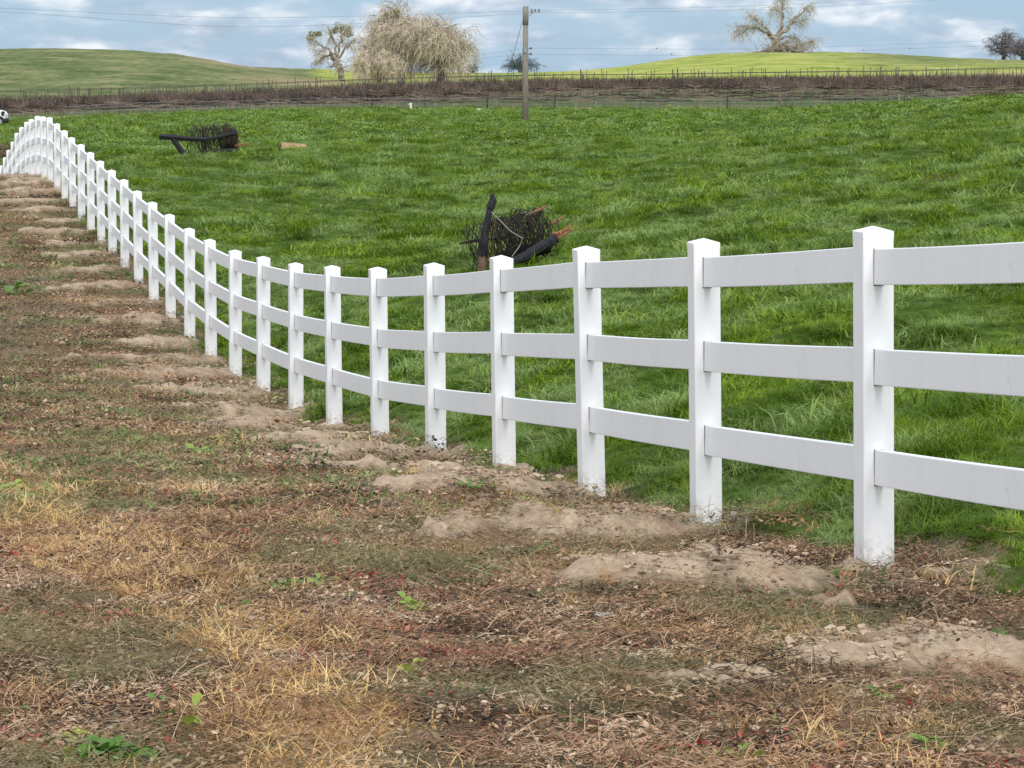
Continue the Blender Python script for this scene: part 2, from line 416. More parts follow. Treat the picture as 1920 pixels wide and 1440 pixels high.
def cap_mesh():
    b = MB(); w = .0640; z0 = PH-.050; z1 = PH-.020; z2 = PH
    v = [(-w, -w, z0), (w, -w, z0), (w, w, z0), (-w, w, z0), (-w, -w, z1), (w, -w, z1), (w, w, z1), (-w, w, z1), (0, 0, z2)]
    b.v = v; b.f = [(0, 3, 2, 1), (0, 1, 5, 4), (1, 2, 6, 5), (2, 3, 7, 6), (3, 0, 4, 7), (4, 5, 8), (5, 6, 8), (6, 7, 8), (7, 4, 8)]; b.m = [0]*9
    return b.mesh('cap', M_post)
def slot_mesh():
    b = MB(); b.box((0, 0, 0), (.0425, .003, .1445)); return b.mesh('rail_slot_shade', M_slot)  # thin dark plate painting the shade of the gap around the rail
pm, cm, sm_ = post_mesh(), cap_mesh(), slot_mesh()
Mpost = {}
for k, X, Y in posts:
    o = bpy.data.objects.new('post', pm); col.objects.link(o); o.parent = fence
    lx, ly = leans.get(k, (prnd.uniform(-.35, .35), prnd.uniform(-.3, .3)))
    X += {1: -.025, 2: -.012, 3: -.006}.get(k, 0)
    o.location = Vector((X, Y, posts_z[k]))-fo
    o.rotation_euler = (R(ly), R(lx), yaw+R(prnd.uniform(-1.2, 1.2)))
    Mpost[k] = Matrix.Translation(Vector((X, Y, posts_z[k]))) @ o.rotation_euler.to_matrix().to_4x4()
    bevel(o, .006, 2)
    c = bpy.data.objects.new('cap', cm); col.objects.link(c); c.parent = o; bevel(c, .003, 2)
    if Y < 50:
        for hgt in (1.197, .805, .41):
            s_ = bpy.data.objects.new('rail_slot_shade', sm_); col.objects.link(s_); s_.parent = o; s_.location = (0, -.0637, hgt)
nrail = 0; rest = MB()
for (k, X, Y), (k2, X2, Y2) in zip(posts, posts[1:]):
    for hgt in (1.197, .805, .41):
        a = Mpost[k] @ Vector((0, .045, hgt)); b_ = Mpost[k2] @ Vector((0, -.045, hgt))
        a = a+Vector((0, 0, prnd.uniform(-.006, .006)))
        d = b_-a; ln = d.length; yd = d.normalized(); xd = yd.cross(Vector((0, 0, 1))).normalized(); zd = xd.cross(yd)
        M3 = Matrix((xd, yd, zd)).transposed(); mid = (a+b_)/2
        # slight sag, three lengths
        if nrail < 99:
            b = MB(); segs = 8; w = .019; hh = .07; sag = prnd.uniform(0, .006)
            for i in range(segs+1):
                t = i/segs-.5; zz = -sag*(1-4*t*t)
                for (sx, sz) in ((-1, -1), (1, -1), (1, 1), (-1, 1)): b.v.append((sx*w, t*ln, sz*hh+zz))
            for i in range(segs):
                for j in range(4): b.f.append((i*4+j, i*4+(j+1) % 4, i*4+4+(j+1) % 4, i*4+4+j)); b.m.append(0)
            b.f += [(3, 2, 1, 0), (segs*4, segs*4+1, segs*4+2, segs*4+3)]; b.m += [0, 0]
            o = b.build('rail', M_rail, fence); o.location = mid-fo; o.rotation_euler = M3.to_euler(); bevel(o, .004, 2); nrail += 1
        else:
            rest.box(mid-fo, (.038, ln, .14), M3)
o = rest.build('rail', M_rail, fence); o['kind'] = 'stuff'

# ------------------------------------------------------------------ utility pole and lines
M_wood = simple('weathered_pole_wood', [(.3, (.14, .12, .10)), (.5, (.25, .22, .185)), (.7, (.36, .32, .27))], 7, .9, .1, 5, (6, 6, .5), .5, .02)
M_grey = simple('galvanised_metal', [(.3, (.2, .21, .22)), (.7, (.36, .37, .38))], 9, .5, .5)
M_ins = simple('glazed_insulator', [(.3, (.10, .09, .085)), (.7, (.18, .16, .15))], 9, .25, .5)
M_wire = simple('cable_metal', [(.3, (.20, .24, .28)), (.7, (.28, .32, .36))], 9, .6, .3)
PY = 150.0
pb = at(985, 231, PY); pz = h1(pb.x, PY); pt = at(986, 12, PY)
pole = empty('utility_pole', (pb.x, PY, pz)); tag(pole, 'weathered grey wooden utility pole standing alone in the field before the vineyard', 'utility pole')
ph = pt.z-pz
b = MB(); b.tube([(0, 0, -.4), (0, 0, ph*.45), (.01, 0, ph*.86)], [.155, .14, .125], 14); b.build('shaft', M_wood, pole, True)
b = MB(); b.tube([(.01, 0, ph*.84), (.01, 0, ph)], .138, 14); b.build('pole_top_sleeve', M_wood, pole, True)
b = MB(); b.box((.36, 0, ph-.28), (.66, .07, .05)); b.tube([(.1, 0, ph-.5), (.38, 0, ph-.29)], .018, 6); b.build('bracket', M_grey, pole)
for dx in (.3, .46, .64):
    b = MB(); b.tube([(dx, 0, ph-.255), (dx, 0, ph-.20), (dx, 0, ph-.19), (dx, 0, ph-.12)], [.02, .05, .03, .035], 8); b.build('insulator', M_ins, pole)
for dz in (1.98, 2.24):
    b = MB(); b.box((.2, 0, ph-dz), (.14, .05, .04)); b.tube([(.27, 0, ph-dz-.06), (.27, 0, ph-dz+.06)], .04, 8); b.build('insulator', M_ins, pole)
b = MB(); b.box((0, -.16, ph-2.05), (.12, .1, .26)); b.tube([(0, -.17, ph-2.18), (0, -.15, ph-2.9)], .02, 6); b.build('junction_box', M_grey, pole)
gp = at(935, 141, 190.0)
b = MB(); b.tube([(-.13, 0, ph-.65), (gp.x-pb.x, 40, gp.z-pz-2.0)], .012, 5); b.build('guy_wire', M_wire, pole)
def wire(pxs, label, r=.0065):
    P = [at(*p) for p in pxs]; pts = []
    for i in range(len(P)-1):
        p0 = P[max(i-1, 0)]; p1 = P[i]; p2 = P[i+1]; p3 = P[min(i+2, len(P)-1)]
        for j in range(10):
            t = j/10
            pts.append(.5*((2*p1)+(p2-p0)*t+(2*p0-5*p1+4*p2-p3)*t*t+(3*p1-p0-3*p2+p3)*t**3))
    pts.append(P[-1])
    b = MB(); b.tube(pts, r, 5); o = b.build('power_line', M_wire, None, True); tag(o, label, 'power line', 'power lines on the wooden pole')
wire([(-700, -20, 120), (0, 15, 128), (480, 33, 138), (1006, 20, 150)], 'uppermost cable sagging left from the pole top across the sky')
wire([(-700, -8, 120), (0, 22, 128), (480, 50, 138), (1000, 24, 150)], 'second cable down, sagging left from the pole top bracket')
wire([(1006, 20, 150), (1380, 12, 160), (1620, -1, 166), (2300, -50, 180)], 'upper of the two cables rising right from the pole top')
wire([(1000, 24, 150), (1380, 19, 160), (1640, 7, 166), (2300, -35, 180)], 'lower of the two cables rising right from the pole top')
wire([(994, 90, 150), (900, 103, 230), (760, 125, 420), (600, 165, 560)], 'upper of two cables running back left from halfway down the pole')
wire([(994, 102, 150), (900, 111, 230), (760, 133, 420), (600, 170, 560)], 'lower of two cables running back left from halfway down the pole')
wire([(994, 90, 150), (1380, 92, 170), (1620, 85, 185), (1850, 77, 195), (2300, 60, 210)], 'upper of two cables running right from halfway down the pole')
wire([(994, 102, 150), (1380, 103, 170), (1620, 94, 185), (1850, 86, 195), (2300, 68, 210)], 'lower of two cables running right from halfway down the pole')

# ------------------------------------------------------------------ trees
def twig_mat(name, stops, scale=1.2):
    m, nt, out = material(name); t = N(nt, 'ShaderNodeTexCoord')
    n = noise(nt, t.outputs['Object'], scale, 5, .7)
    p = pbsdf(nt, out, ramp(nt, n, stops), .9, .1); return m
M_bark = twig_mat('pale_oak_bark', [(.3, (.10, .085, .07)), (.5, (.30, .26, .20)), (.7, (.48, .42, .33))], 2)
M_bark_d = twig_mat('dark_oak_bark', [(.3, (.03, .028, .026)), (.5, (.09, .08, .075)), (.7, (.26, .23, .2))], 1.5)
M_twig = twig_mat('sunlit_cream_twigs', [(.38, (.26, .22, .14)), (.5, (.62, .52, .40)), (.62, (.80, .70, .58))], .9)  # sunlit look of the oaks is put into the pale twig colour
M_twig_g = twig_mat('sunlit_lichen_twigs', [(.34, (.24, .22, .13)), (.5, (.50, .45, .32)), (.66, (.72, .64, .50))], .9)  # sunlit brightness painted in here too, in a duller tone
M_twig_h = twig_mat('silvery_twigs', [(.36, (.20, .185, .15)), (.5, (.48, .44, .37)), (.64, (.72, .68, .60))], .9)
M_twig_p = twig_mat('grey_twigs', [(.32, (.10, .095, .105)), (.5, (.19, .175, .185)), (.68, (.30, .27, .27))], .9)
M_mist = twig_mat('mistletoe_leaves', [(.3, (.10, .10, .03)), (.5, (.25, .23, .09)), (.7, (.40, .36, .17))], 2)
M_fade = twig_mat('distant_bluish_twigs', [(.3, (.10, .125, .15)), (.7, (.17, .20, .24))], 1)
def rv(rn, s=1): return Vector((rn.gauss(0, s), rn.gauss(0, s), rn.gauss(0, s)))
def droop(rn, p, d, Ln, n, g, jit=.18):
    pts = [p.copy()]; d = d.normalized(); st = Ln/n
    for i in range(n):
        d = (d+Vector((0, 0, -g))+rv(rn, jit)).normalized(); p = p+d*st; pts.append(p.copy())
    return pts
def tree(name, label, basepx, baseY, limbs, mats, seed, br=(10, 1.6, 3.0), tw=(12, .8, 1.6), g=(.22, .35), tr=.02, up=.5,
         nmist=0, mist_pts=(), cat='tree', group=None, z_off=0, floor=.15, spread=1.0):
    rn = random.Random(seed); Mb, Mt = mats; s = baseY/F
    x0 = (basepx-960)*s; z0 = h1(x0, baseY)+z_off
    root = empty(name, (x0, baseY, z0)); tag(root, label, cat, group)
    trunk = MB(); tws = MB(); tw2 = MB()
    basepy = limbs[0][0][0][1]
    for pts, r0, r1 in limbs:
        P = [Vector(((q[0]-basepx)*s, (q[2] if len(q) > 2 else 0), max((basepy-q[1])*s, -.3))) for q in pts]
        # subdivide w/ wobble
        Q = []
        for i in range(len(P)-1):
            for j in range(4):
                t = j/4; Q.append(P[i].lerp(P[i+1], t)+(rv(rn, .10*spread) if (j or i) else Vector()))
        Q.append(P[-1]); trunk.tube(Q, [r0+(r1-r0)*i/(len(Q)-1) for i in range(len(Q))], 7)
        tot = sum((b-a).length for a, b in zip(Q, Q[1:]))
        nb = int(br[0]*tot/5+.5)
        for _ in range(nb):
            f = rn.uniform(.25, 1.0)**.8; i = min(int(f*(len(Q)-1)), len(Q)-2); p = Q[i].lerp(Q[i+1], rn.random())
            if p.z < 1.0: continue
            along = (Q[i+1]-Q[i]).normalized()
            d = along*.55+rv(rn, .7)+Vector((0, 0, up))
            B = droop(rn, p, d, rn.uniform(br[1], br[2]), 7, g[0])
            B = [q for q in B if q.z > floor]
            if len(B) < 2: continue
            trunk.tube(B, [max(r1*.55, .035), .02], 4, cap=False)
            for _ in range(tw[0]):
                q = rn.choice(B[1:])
                T = droop(rn, q, rv(rn, .6)+Vector((0, 0, .3)), rn.uniform(tw[1], tw[2]), 6, g[1], .25)
                T = [v for v in T if v.z > floor]
                if len(T) > 2: (tws if rn.random() < .75 else tw2).tube(T, [tr, tr*.45], 3, cap=False)
    trunk.build('trunk', Mb, root); tws.build('crown', Mt, root)
    if tw2.v: tw2.build('crown', M_twig_g if Mt is M_twig else Mt, root)
    for mp in mist_pts:
        b = MB(); c = Vector(((mp[0]-basepx)*s, mp[2], (basepy-mp[1])*s)); rad = mp[3]
        for _ in range(int(330*rad)):
            d = rv(rn).normalized()*rad*rn.random()**.4; d.z *= .8; p = c+d
            u = rv(rn, .075); v = rv(rn, .075); b.face([p-u, p-v*.6, p+u, p+v*.6])
        b.build('mistletoe', M_mist, root)
    return root
tree('oak_tree', 'upright bare oak with leaning pale trunk and olive clumps, left of the weeping oaks', 642, 440, [
    ([(642, 147, 0), (638, 125, 0), (633, 108, 0)], .50, .34),
    ([(633, 108, 0), (620, 98, .6), (605, 105, .9), (592, 118, 1.0)], .22, .07),
    ([(633, 108, 0), (618, 88, -.4), (600, 78, -.8), (586, 70, -1)], .24, .07),
    ([(634, 105, 0), (630, 80, .2), (622, 62, .6), (618, 50, .5)], .24, .06),
    ([(634, 105, 0), (638, 78, .2), (645, 60, -.4), (652, 50, -.5)], .22, .06),
    ([(636, 106, 0), (650, 86, -.3), (660, 74, .3), (668, 70, .5)], .2, .05),
    ([(618, 88, -.4), (606, 92, -1.4), (594, 100, -1.8)], .12, .04)],
    (M_bark, M_twig_g), 3, br=(17, 1.0, 2.1), tw=(9, .5, 1.2), g=(.2, .3), tr=.021, up=.3,
    mist_pts=[(636, 48, 0, 1.0), (650, 52, .4, 1.0), (657, 60, 0, .7), (588, 62, 0, .8), (583, 68, -.5, .5), (600, 60, 0, .5), (628, 55, -.6, .6)])
tree('weeping_oak_tree', 'tallest weeping oak, a pinkish cream dome of bare hanging twigs', 752, 430, [
    ([(752, 162, 0), (752, 130, 0), (750, 105, 0)], .62, .45),
    ([(750, 105, 0), (750, 60, .5), (748, 42, .8), (746, 28, .5)], .36, .07),
    ([(750, 100, 0), (738, 70, 1), (722, 52, 1.5), (712, 50, 2)], .30, .07),
    ([(750, 100, 0), (764, 70, -1), (775, 52, -1.5), (782, 50, -1.5)], .30, .07),
    ([(750, 110, 0), (725, 92, 2), (705, 82, 2.5), (692, 90, 3)], .28, .06),
    ([(750, 110, 0), (715, 105, -2), (698, 108, -3.5), (684, 125, -4)], .26, .06),
    ([(750, 105, 0), (770, 80, 2.5), (784, 72, 4)], .26, .06),
    ([(750, 105, 0), (745, 75, -2.5), (735, 60, -3.5)], .26, .06)],
    (M_bark_d, M_twig), 8, br=(33, 1.6, 3.7), tw=(14, 1.0, 3.2), g=(.2, .40), tr=.027, up=.6,
    mist_pts=[(730, 32, 0, .7), (765, 42, -1, .8), (745, 26, -1, .5)])
tree('weeping_oak_tree', 'broad rounded weeping oak forming the right side of the cream tree mass', 828, 426, [
    ([(828, 163, 0), (826, 135, 0), (822, 115, 0)], .62, .45),
    ([(822, 115, 0), (815, 80, .5), (808, 55, .8)], .34, .07),
    ([(822, 115, 0), (830, 80, -.5), (838, 62, -.8)], .30, .07),
    ([(822, 115, 0), (845, 90, 1), (858, 82, 1.5), (866, 100, 1.5)], .28, .06),
    ([(824, 120, 0), (850, 110, -1.5), (866, 120, -2)], .26, .06),
    ([(822, 115, 0), (800, 85, -2), (786, 62, -3)], .28, .06), ([(822, 118, 0), (798, 98, 0), (782, 84, .5)], .26, .06),
    ([(822, 118, 0), (800, 105, 2), (785, 105, 3)], .26, .06),
    ([(822, 112, 0), (822, 85, -3), (820, 75, -4)], .26, .06)],
    (M_bark_d, M_twig), 19, br=(33, 1.8, 3.9), tw=(14, 1.0, 3.4), g=(.21, .4), tr=.027, up=.6)
tree('weeping_oak_tree', 'low spreading weeping oak with twigs sweeping the ground, left edge of the cream tree mass', 712, 420, [
    ([(712, 165, 0), (712, 150, 0), (708, 138, 0)], .36, .28),
    ([(708, 138, 0), (695, 118, .5), (684, 112, .8)], .2, .06),
    ([(708, 138, 0), (718, 115, -.5), (730, 105, -.8)], .2, .06),
    ([(708, 138, 0), (700, 128, -2), (678, 130, -2.5)], .2, .05),
    ([(708, 138, 0), (725, 128, -2), (745, 128, -3)], .2, .05)],
    (M_bark, M_twig), 27, br=(44, 1.2, 2.6), tw=(14, .8, 1.9), g=(.22, .42), tr=.026, up=.4)
hy = 578
tree('oak_tree', 'sprawling bare oak with split trunk on the crest of the green hill', 1454, hy, [
    ([(1456, 108, 0), (1452, 92, 0), (1450, 80, 0)], 1.0, .55),
    ([(1451, 84, 0), (1436, 72, .6), (1420, 62, 1), (1404, 60, 1.4), (1388, 74, 1.6)], .40, .07),
    ([(1451, 82, 0), (1430, 60, -.6), (1412, 46, -1), (1400, 40, -1.2)], .30, .06),
    ([(1452, 80, 0), (1462, 60, 0), (1466, 38, .5), (1462, 14, .5), (1460, -2, .4)], .36, .06),
    ([(1453, 80, 0), (1474, 62, -.5), (1482, 46, -.8), (1500, 34, -1), (1510, 22, -1)], .40, .06),
    ([(1478, 54, 0), (1496, 50, 1), (1508, 48, 1.5)], .2, .05),
    ([(1466, 40, 0), (1450, 28, -1), (1442, 26, -1.5)], .18, .05),
    ([(1452, 86, 0), (1475, 78, 1), (1490, 80, 1.5), (1500, 92, 1.6)], .22, .06),
    ([(1458, 98, 0), (1490, 96, -1), (1512, 90, -1.5), (1520, 84, -1.5)], .24, .06),
    ([(1404, 60, 0), (1386, 58, 1), (1376, 72, 1)], .15, .05)],
    (M_bark, M_twig_h), 31, br=(22, 1.3, 2.8), tw=(8, .8, 1.8), g=(.2, .34), tr=.024, up=.3)
# heap of fallen limbs under it
rn = random.Random(4); s = hy/F
x0 = (1460-960)*s; z0 = h1(x0, hy-1)
b = MB()
for _ in range(260):
    a = Vector((rn.gauss(.3, 2.3), rn.uniform(-1.5, .8), rn.uniform(0, 2.0))); a.z *= max(0, 1-abs(a.x)/4.5)
    d = Vector((rn.uniform(-1, 1), rn.uniform(-.4, .4), rn.uniform(-.5, .7)))
    P = droop(rn, a, d, rn.uniform(1, 2.6), 4, .12); P = [Vector((p.x, p.y, max(p.z, -.1))) for p in P]
    b.tube(P, [rn.uniform(.05, .13), .025], 5)
o = b.build('fallen_branches', M_bark, None, False, (x0, hy-2.5, z0)); tag(o, 'tangled heap of pale fallen limbs around the foot of the hilltop oak', 'branch pile')
def faroak(cx, top, bot, Y, wpx, seed, label, mats, group, dens=14):
    rn = random.Random(seed); L_ = [([(cx, bot, 0), (cx-1, bot-(bot-top)*.3, 0)], .5*Y/600, .35*Y/600)]
    for i in range(9):
        a = (i/8-.5)*2; hh = (bot-top)*(1-.45*abs(a)**1.6)*rn.uniform(.82, 1.02)
        L_.append(([(cx-1, bot-(bot-top)*.28, 0), (cx+a*wpx*.25, bot-hh*.6, rn.uniform(-1, 1)), (cx+a*wpx*.44, bot-hh*.9, rn.uniform(-2.5, 2.5))], .25*Y/600, .07))
    return tree('oak_tree', label, cx, Y, L_, mats, seed, br=(dens, 1.0, 2.2), tw=(9, .6, 1.5), g=(.16, .3), tr=.026*Y/600, up=.35, group=group)
faroak(1879, 48, 114, 600, 66, 5, 'rounded grey bare oak at the right skyline, the left and taller of two', (M_bark_d, M_twig_p), 'oaks at the right edge', 17)
faroak(1914, 64, 116, 596, 56, 6, 'shorter grey bare oak at the far right edge of the skyline', (M_bark_d, M_twig_p), 'oaks at the right edge', 15)
faroak(976, 106, 141, 560, 66, 7, 'low dark bluish oak on the skyline behind the utility pole', (M_fade, M_fade), 'distant skyline trees', 14)
faroak(886, 124, 141, 565, 22, 9, 'small dark tree on the skyline just right of the cream oaks', (M_fade, M_fade), 'distant skyline trees', 12)

# ------------------------------------------------------------------ vineyard
def vine_mat():
    m, nt, out = material('dormant_vine_wood'); geo = N(nt, 'ShaderNodeNewGeometry'); oi = N(nt, 'ShaderNodeObjectInfo')
    n = noise(nt, geo.outputs['Position'], .25, 5, .75)
    f = math_(nt, 'ADD', math_(nt, 'MULTIPLY', oi.outputs['Random'], .4), math_(nt, 'MULTIPLY', n, .6))
    pbsdf(nt, out, ramp(nt, f, [(.3, (.03, .023, .019)), (.5, (.085, .064, .052)), (.7, (.24, .175, .145))]), .95, .1); return m
M_vine = vine_mat()
M_stake = simple('vineyard_stake', [(.3, (.06, .05, .045)), (.7, (.16, .135, .12))], 6, .9, .1)
M_trunkv = simple('vine_trunk_bark', [(.3, (.15, .11, .09)), (.7, (.33, .26, .21))], 9, .95, .1)
def vine_mesh(seed, tall):
    rn = random.Random(seed); b = MB()
    P = [Vector((0, 0, -.2)), Vector((rn.uniform(-.06, .06), rn.uniform(-.05, .05), .3)), Vector((rn.uniform(-.1, .1), 0, .68))]
    b.tube(P, [.05, .035], 5, 1)
    for sx in (-1, 1):
        A_ = [P[-1]]
        for i in range(4): A_.append(A_[-1]+Vector((sx*.21, rn.uniform(-.04, .04), rn.uniform(-.03, .07))))
        b.tube(A_, [.06, .045], 5)
        for q in A_[1:]:
            for _ in range(3):
                T = droop(rn, q, Vector((rn.uniform(-.6, .6), rn.uniform(-.5, .5), 1.0)), rn.uniform(.25, .62)*tall, 4, .08, .2)
                b.tube(T, [.016, .008], 3, cap=False)
    return b.mesh('grapevine', [M_vine, M_trunkv])
vmesh = [vine_mesh(i, .42+.08*(i % 3)) for i in range(6)]
vmesh_tall = [vine_mesh(10+i, 1.0+.12*(i % 3)) for i in range(8)]
def stake_mesh(h, r=.028):
    b = MB(); b.box((0, 0, h/2-.15), (r*2, r*2, h+.3)); b.box((0, 0, h-.12), (r*2.6, r*2.6, .03)); return b.mesh('trellis_stake', M_stake)
smesh = [stake_mesh(1.95, .026), stake_mesh(2.1, .028), stake_mesh(1.7, .024), stake_mesh(1.8, .024)]
rowsY = [240+4.9*i for i in range(6)]+[269+3.0*i for i in range(21)]
vpos = []; spos = []
vr = random.Random(12)
for i, Yr in enumerate(rowsY):
    x = -.185*Yr+vr.random()
    j = 0
    while x < .185*Yr:
        yy = Yr+.07*x*(1 if x < 0 else .3)+vr.uniform(-.15, .15)
        if vr.random() > .05: vpos.append((x, yy))
        if j % 3 == 0 and vr.random() > .15: spos.append((x+.7, yy))
        x += 1.55+vr.uniform(-.1, .1); j += 1
def visible(x, y, htop):
    # is the top of it above the ground horizon between camera and it
    ys = np.linspace(30, y-2, 60); xs = x*ys/y
    z = base_h(xs, ys); zt = float(base_h([x], [y])[0])+htop
    return ((z-CZ)/ys).max() < (zt-CZ)/y
def place_many(pos, meshes, name, label, cat, group, stuffname, stufflabel, htop):
    P = np.array(pos); zz = H(P[:, 0], P[:, 1])
    idx = [i for i in np.argsort(P[:, 1]) if abs(960+F*P[i, 0]/P[i, 1]-960) < 975 and visible(P[i, 0], P[i, 1], htop)]
    ind = set(idx[:300]); rest_ = [i for i in range(len(P)) if i not in ind]
    rn = random.Random(77)
    for i in idx[:300]:
        o = bpy.data.objects.new(name, (vmesh_tall if name == 'grapevine' and (P[i, 1]-.07*P[i, 0]*(1 if P[i, 0] < 0 else .3)) > 262 else meshes)[rn.randrange(len(meshes) if name != 'grapevine' else 6)]); col.objects.link(o)
        if name == 'grapevine' and P[i, 1] < 262: o.scale = (1.1, 1, .72)
        o.location = (P[i, 0], P[i, 1], zz[i]); o.rotation_euler = (rn.uniform(-.04, .04), rn.uniform(-.06, .06), rn.uniform(-.12, .12)+(math.pi if rn.random() < .5 else 0))
        tag(o, label, cat, group)
    pts = np.stack([P[rest_, 0], P[rest_, 1], zz[rest_]], -1)
    rot = np.stack([rng.uniform(-.05, .05, len(pts)), rng.uniform(-.06, .06, len(pts)), rng.uniform(-.12, .12, len(pts))], -1)
    o = scatter(stuffname, pts, rot, np.ones(len(pts)), rng.integers(0, len(meshes), len(pts)), vmesh_tall if name == 'grapevine' else meshes)
    tag(o, stufflabel, cat, None, 'stuff')
def scatter(name, pts, rot, scl, idx, meshes):
    me = bpy.data.meshes.new(name); me.vertices.add(len(pts)); me.vertices.foreach_set('co', pts.astype(np.float32).ravel())
    a = me.attributes.new('rot', 'FLOAT_VECTOR', 'POINT'); a.data.foreach_set('vector', rot.astype(np.float32).ravel())
    a = me.attributes.new('scl', 'FLOAT', 'POINT'); a.data.foreach_set('value', scl.astype(np.float32))
    a = me.attributes.new('idx', 'INT', 'POINT'); a.data.foreach_set('value', idx.astype(np.int32))
    o = bpy.data.objects.new(name, me); col.objects.link(o)
    ng = bpy.data.node_groups.new(name, 'GeometryNodeTree')
    ng.interface.new_socket('Geometry', in_out='INPUT', socket_type='NodeSocketGeometry')
    ng.interface.new_socket('Geometry', in_out='OUTPUT', socket_type='NodeSocketGeometry')
    gi = ng.nodes.new('NodeGroupInput'); go = ng.nodes.new('NodeGroupOutput')
    iop = ng.nodes.new('GeometryNodeInstanceOnPoints'); jn = ng.nodes.new('GeometryNodeJoinGeometry')
    for m in reversed(meshes):
        so = bpy.data.objects.new(name+'_piece', m)
        oi = ng.nodes.new('GeometryNodeObjectInfo'); oi.inputs['Object'].default_value = so; oi.inputs['As Instance'].default_value = True
        ng.links.new(oi.outputs['Geometry'], jn.inputs[0])
    def na(nm, t):
        n = ng.nodes.new('GeometryNodeInputNamedAttribute'); n.data_type = t; n.inputs['Name'].default_value = nm; return n.outputs['Attribute']
    ng.links.new(gi.outputs[0], iop.inputs['Points']); ng.links.new(jn.outputs[0], iop.inputs['Instance'])
    iop.inputs['Pick Instance'].default_value = True
    ng.links.new(na('idx', 'INT'), iop.inputs['Instance Index'])
    e2r = ng.nodes.new('FunctionNodeEulerToRotation'); ng.links.new(na('rot', 'FLOAT_VECTOR'), e2r.inputs[0])
    ng.links.new(e2r.outputs[0], iop.inputs['Rotation']); ng.links.new(na('scl', 'FLOAT'), iop.inputs['Scale'])
    ng.links.new(iop.outputs[0], go.inputs[0])
    md = o.modifiers.new('scatter', 'NODES'); md.node_group = ng
    return o
place_many(vpos, vmesh, 'grapevine', 'bare pruned grapevine in the near rows of the far vineyard', 'grapevine', 'grapevines in the near rows',
           'grapevines', 'rear rows of bare brown grapevines merging into a dark band', 1.1)
place_many(spos, smesh, 'trellis_stake', 'thin dark stake standing among the vineyard rows', 'stake', 'vineyard stakes',
           'trellis_stakes', 'rear trellis stakes poking above the vine rows', 1.7)
b = MB()
for Yr in (rowsY[-1], rowsY[-3], rowsY[-6]):
    xs = np.linspace(-.19*Yr, .19*Yr, 90); ys = Yr+.07*xs*np.where(xs < 0, 1, .3); zs = base_h(xs, ys)
    b.tube([(x, y, z+1.72) for x, y, z in zip(xs, ys, zs)], .018, 4)
tag(b.build('trellis_wires', M_stake), 'thin trellis wires strung along the tops of the rear vineyard stakes', 'wire', None, 'stuff')
# wire fence before the vineyard
M_fp = simple('dark_fence_post', [(.3, (.02, .02, .02)), (.7, (.06, .055, .05))], 6)
M_pale = simple('pale_post', [(.3, (.30, .28, .24)), (.7, (.46, .42, .36))], 6)
wx0 = at(200, 200, 234).x
wf = empty('wire_fence', (wx0, 234, h1(wx0, 234))); tag(wf, 'low wire stock fence with dark posts along the front of the vineyard', 'fence')
wz = []
wpx = [120, 240, 350, 470, 585, 699, 800, 914, 1040, 1068, 1200, 1362, 1500, 1683, 1800]
for q in wpx:
    X = (q-960)/F*234; z = h1(X, 234); hh = 1.0 if q not in (1068,) else 1.3
    b = MB(); dark = q in (699, 914, 1040, 1362); r = .055 if dark else .03
    b.tube([(0, 0, -.2), (0, 0, hh)], r, 6)
    b.build('post', M_fp if dark else (M_pale if q == 1683 else M_stake), wf, False, Vector((X, 234, z))-wf.location); wz.append((X, z))
for hh in (.35, .6, .85):
    b = MB(); b.tube([Vector((X, 233.95, z+hh))-wf.location for X, z in wz], .009, 4); b.build('strand', M_wire, wf)
M_white = simple('white_plastic', [(.3, (.72, .73, .72)), (.7, (.82, .82, .8))], 4, .5)
def standpipe(px, Y, hh, lbl):
    X = (px-960)/F*Y; b = MB(); b.tube([(0, 0, -.1), (0, 0, hh*.85)], .07, 10); b.tube([(0, 0, hh*.85), (0, 0, hh)], .10, 10); b.tube([(0, 0, hh*.8), (-.16, 0, hh*.8)], .04, 8)
    o = b.build('standpipe', M_white, None, False, (X, Y, h1(X, Y))); tag(o, lbl, 'pipe')
standpipe(771, 228, .5, 'short white standpipe at the far edge of the field, right of the dark post')
standpipe(899, 214, .25, 'tiny white pipe end low in the grass left of the utility pole')

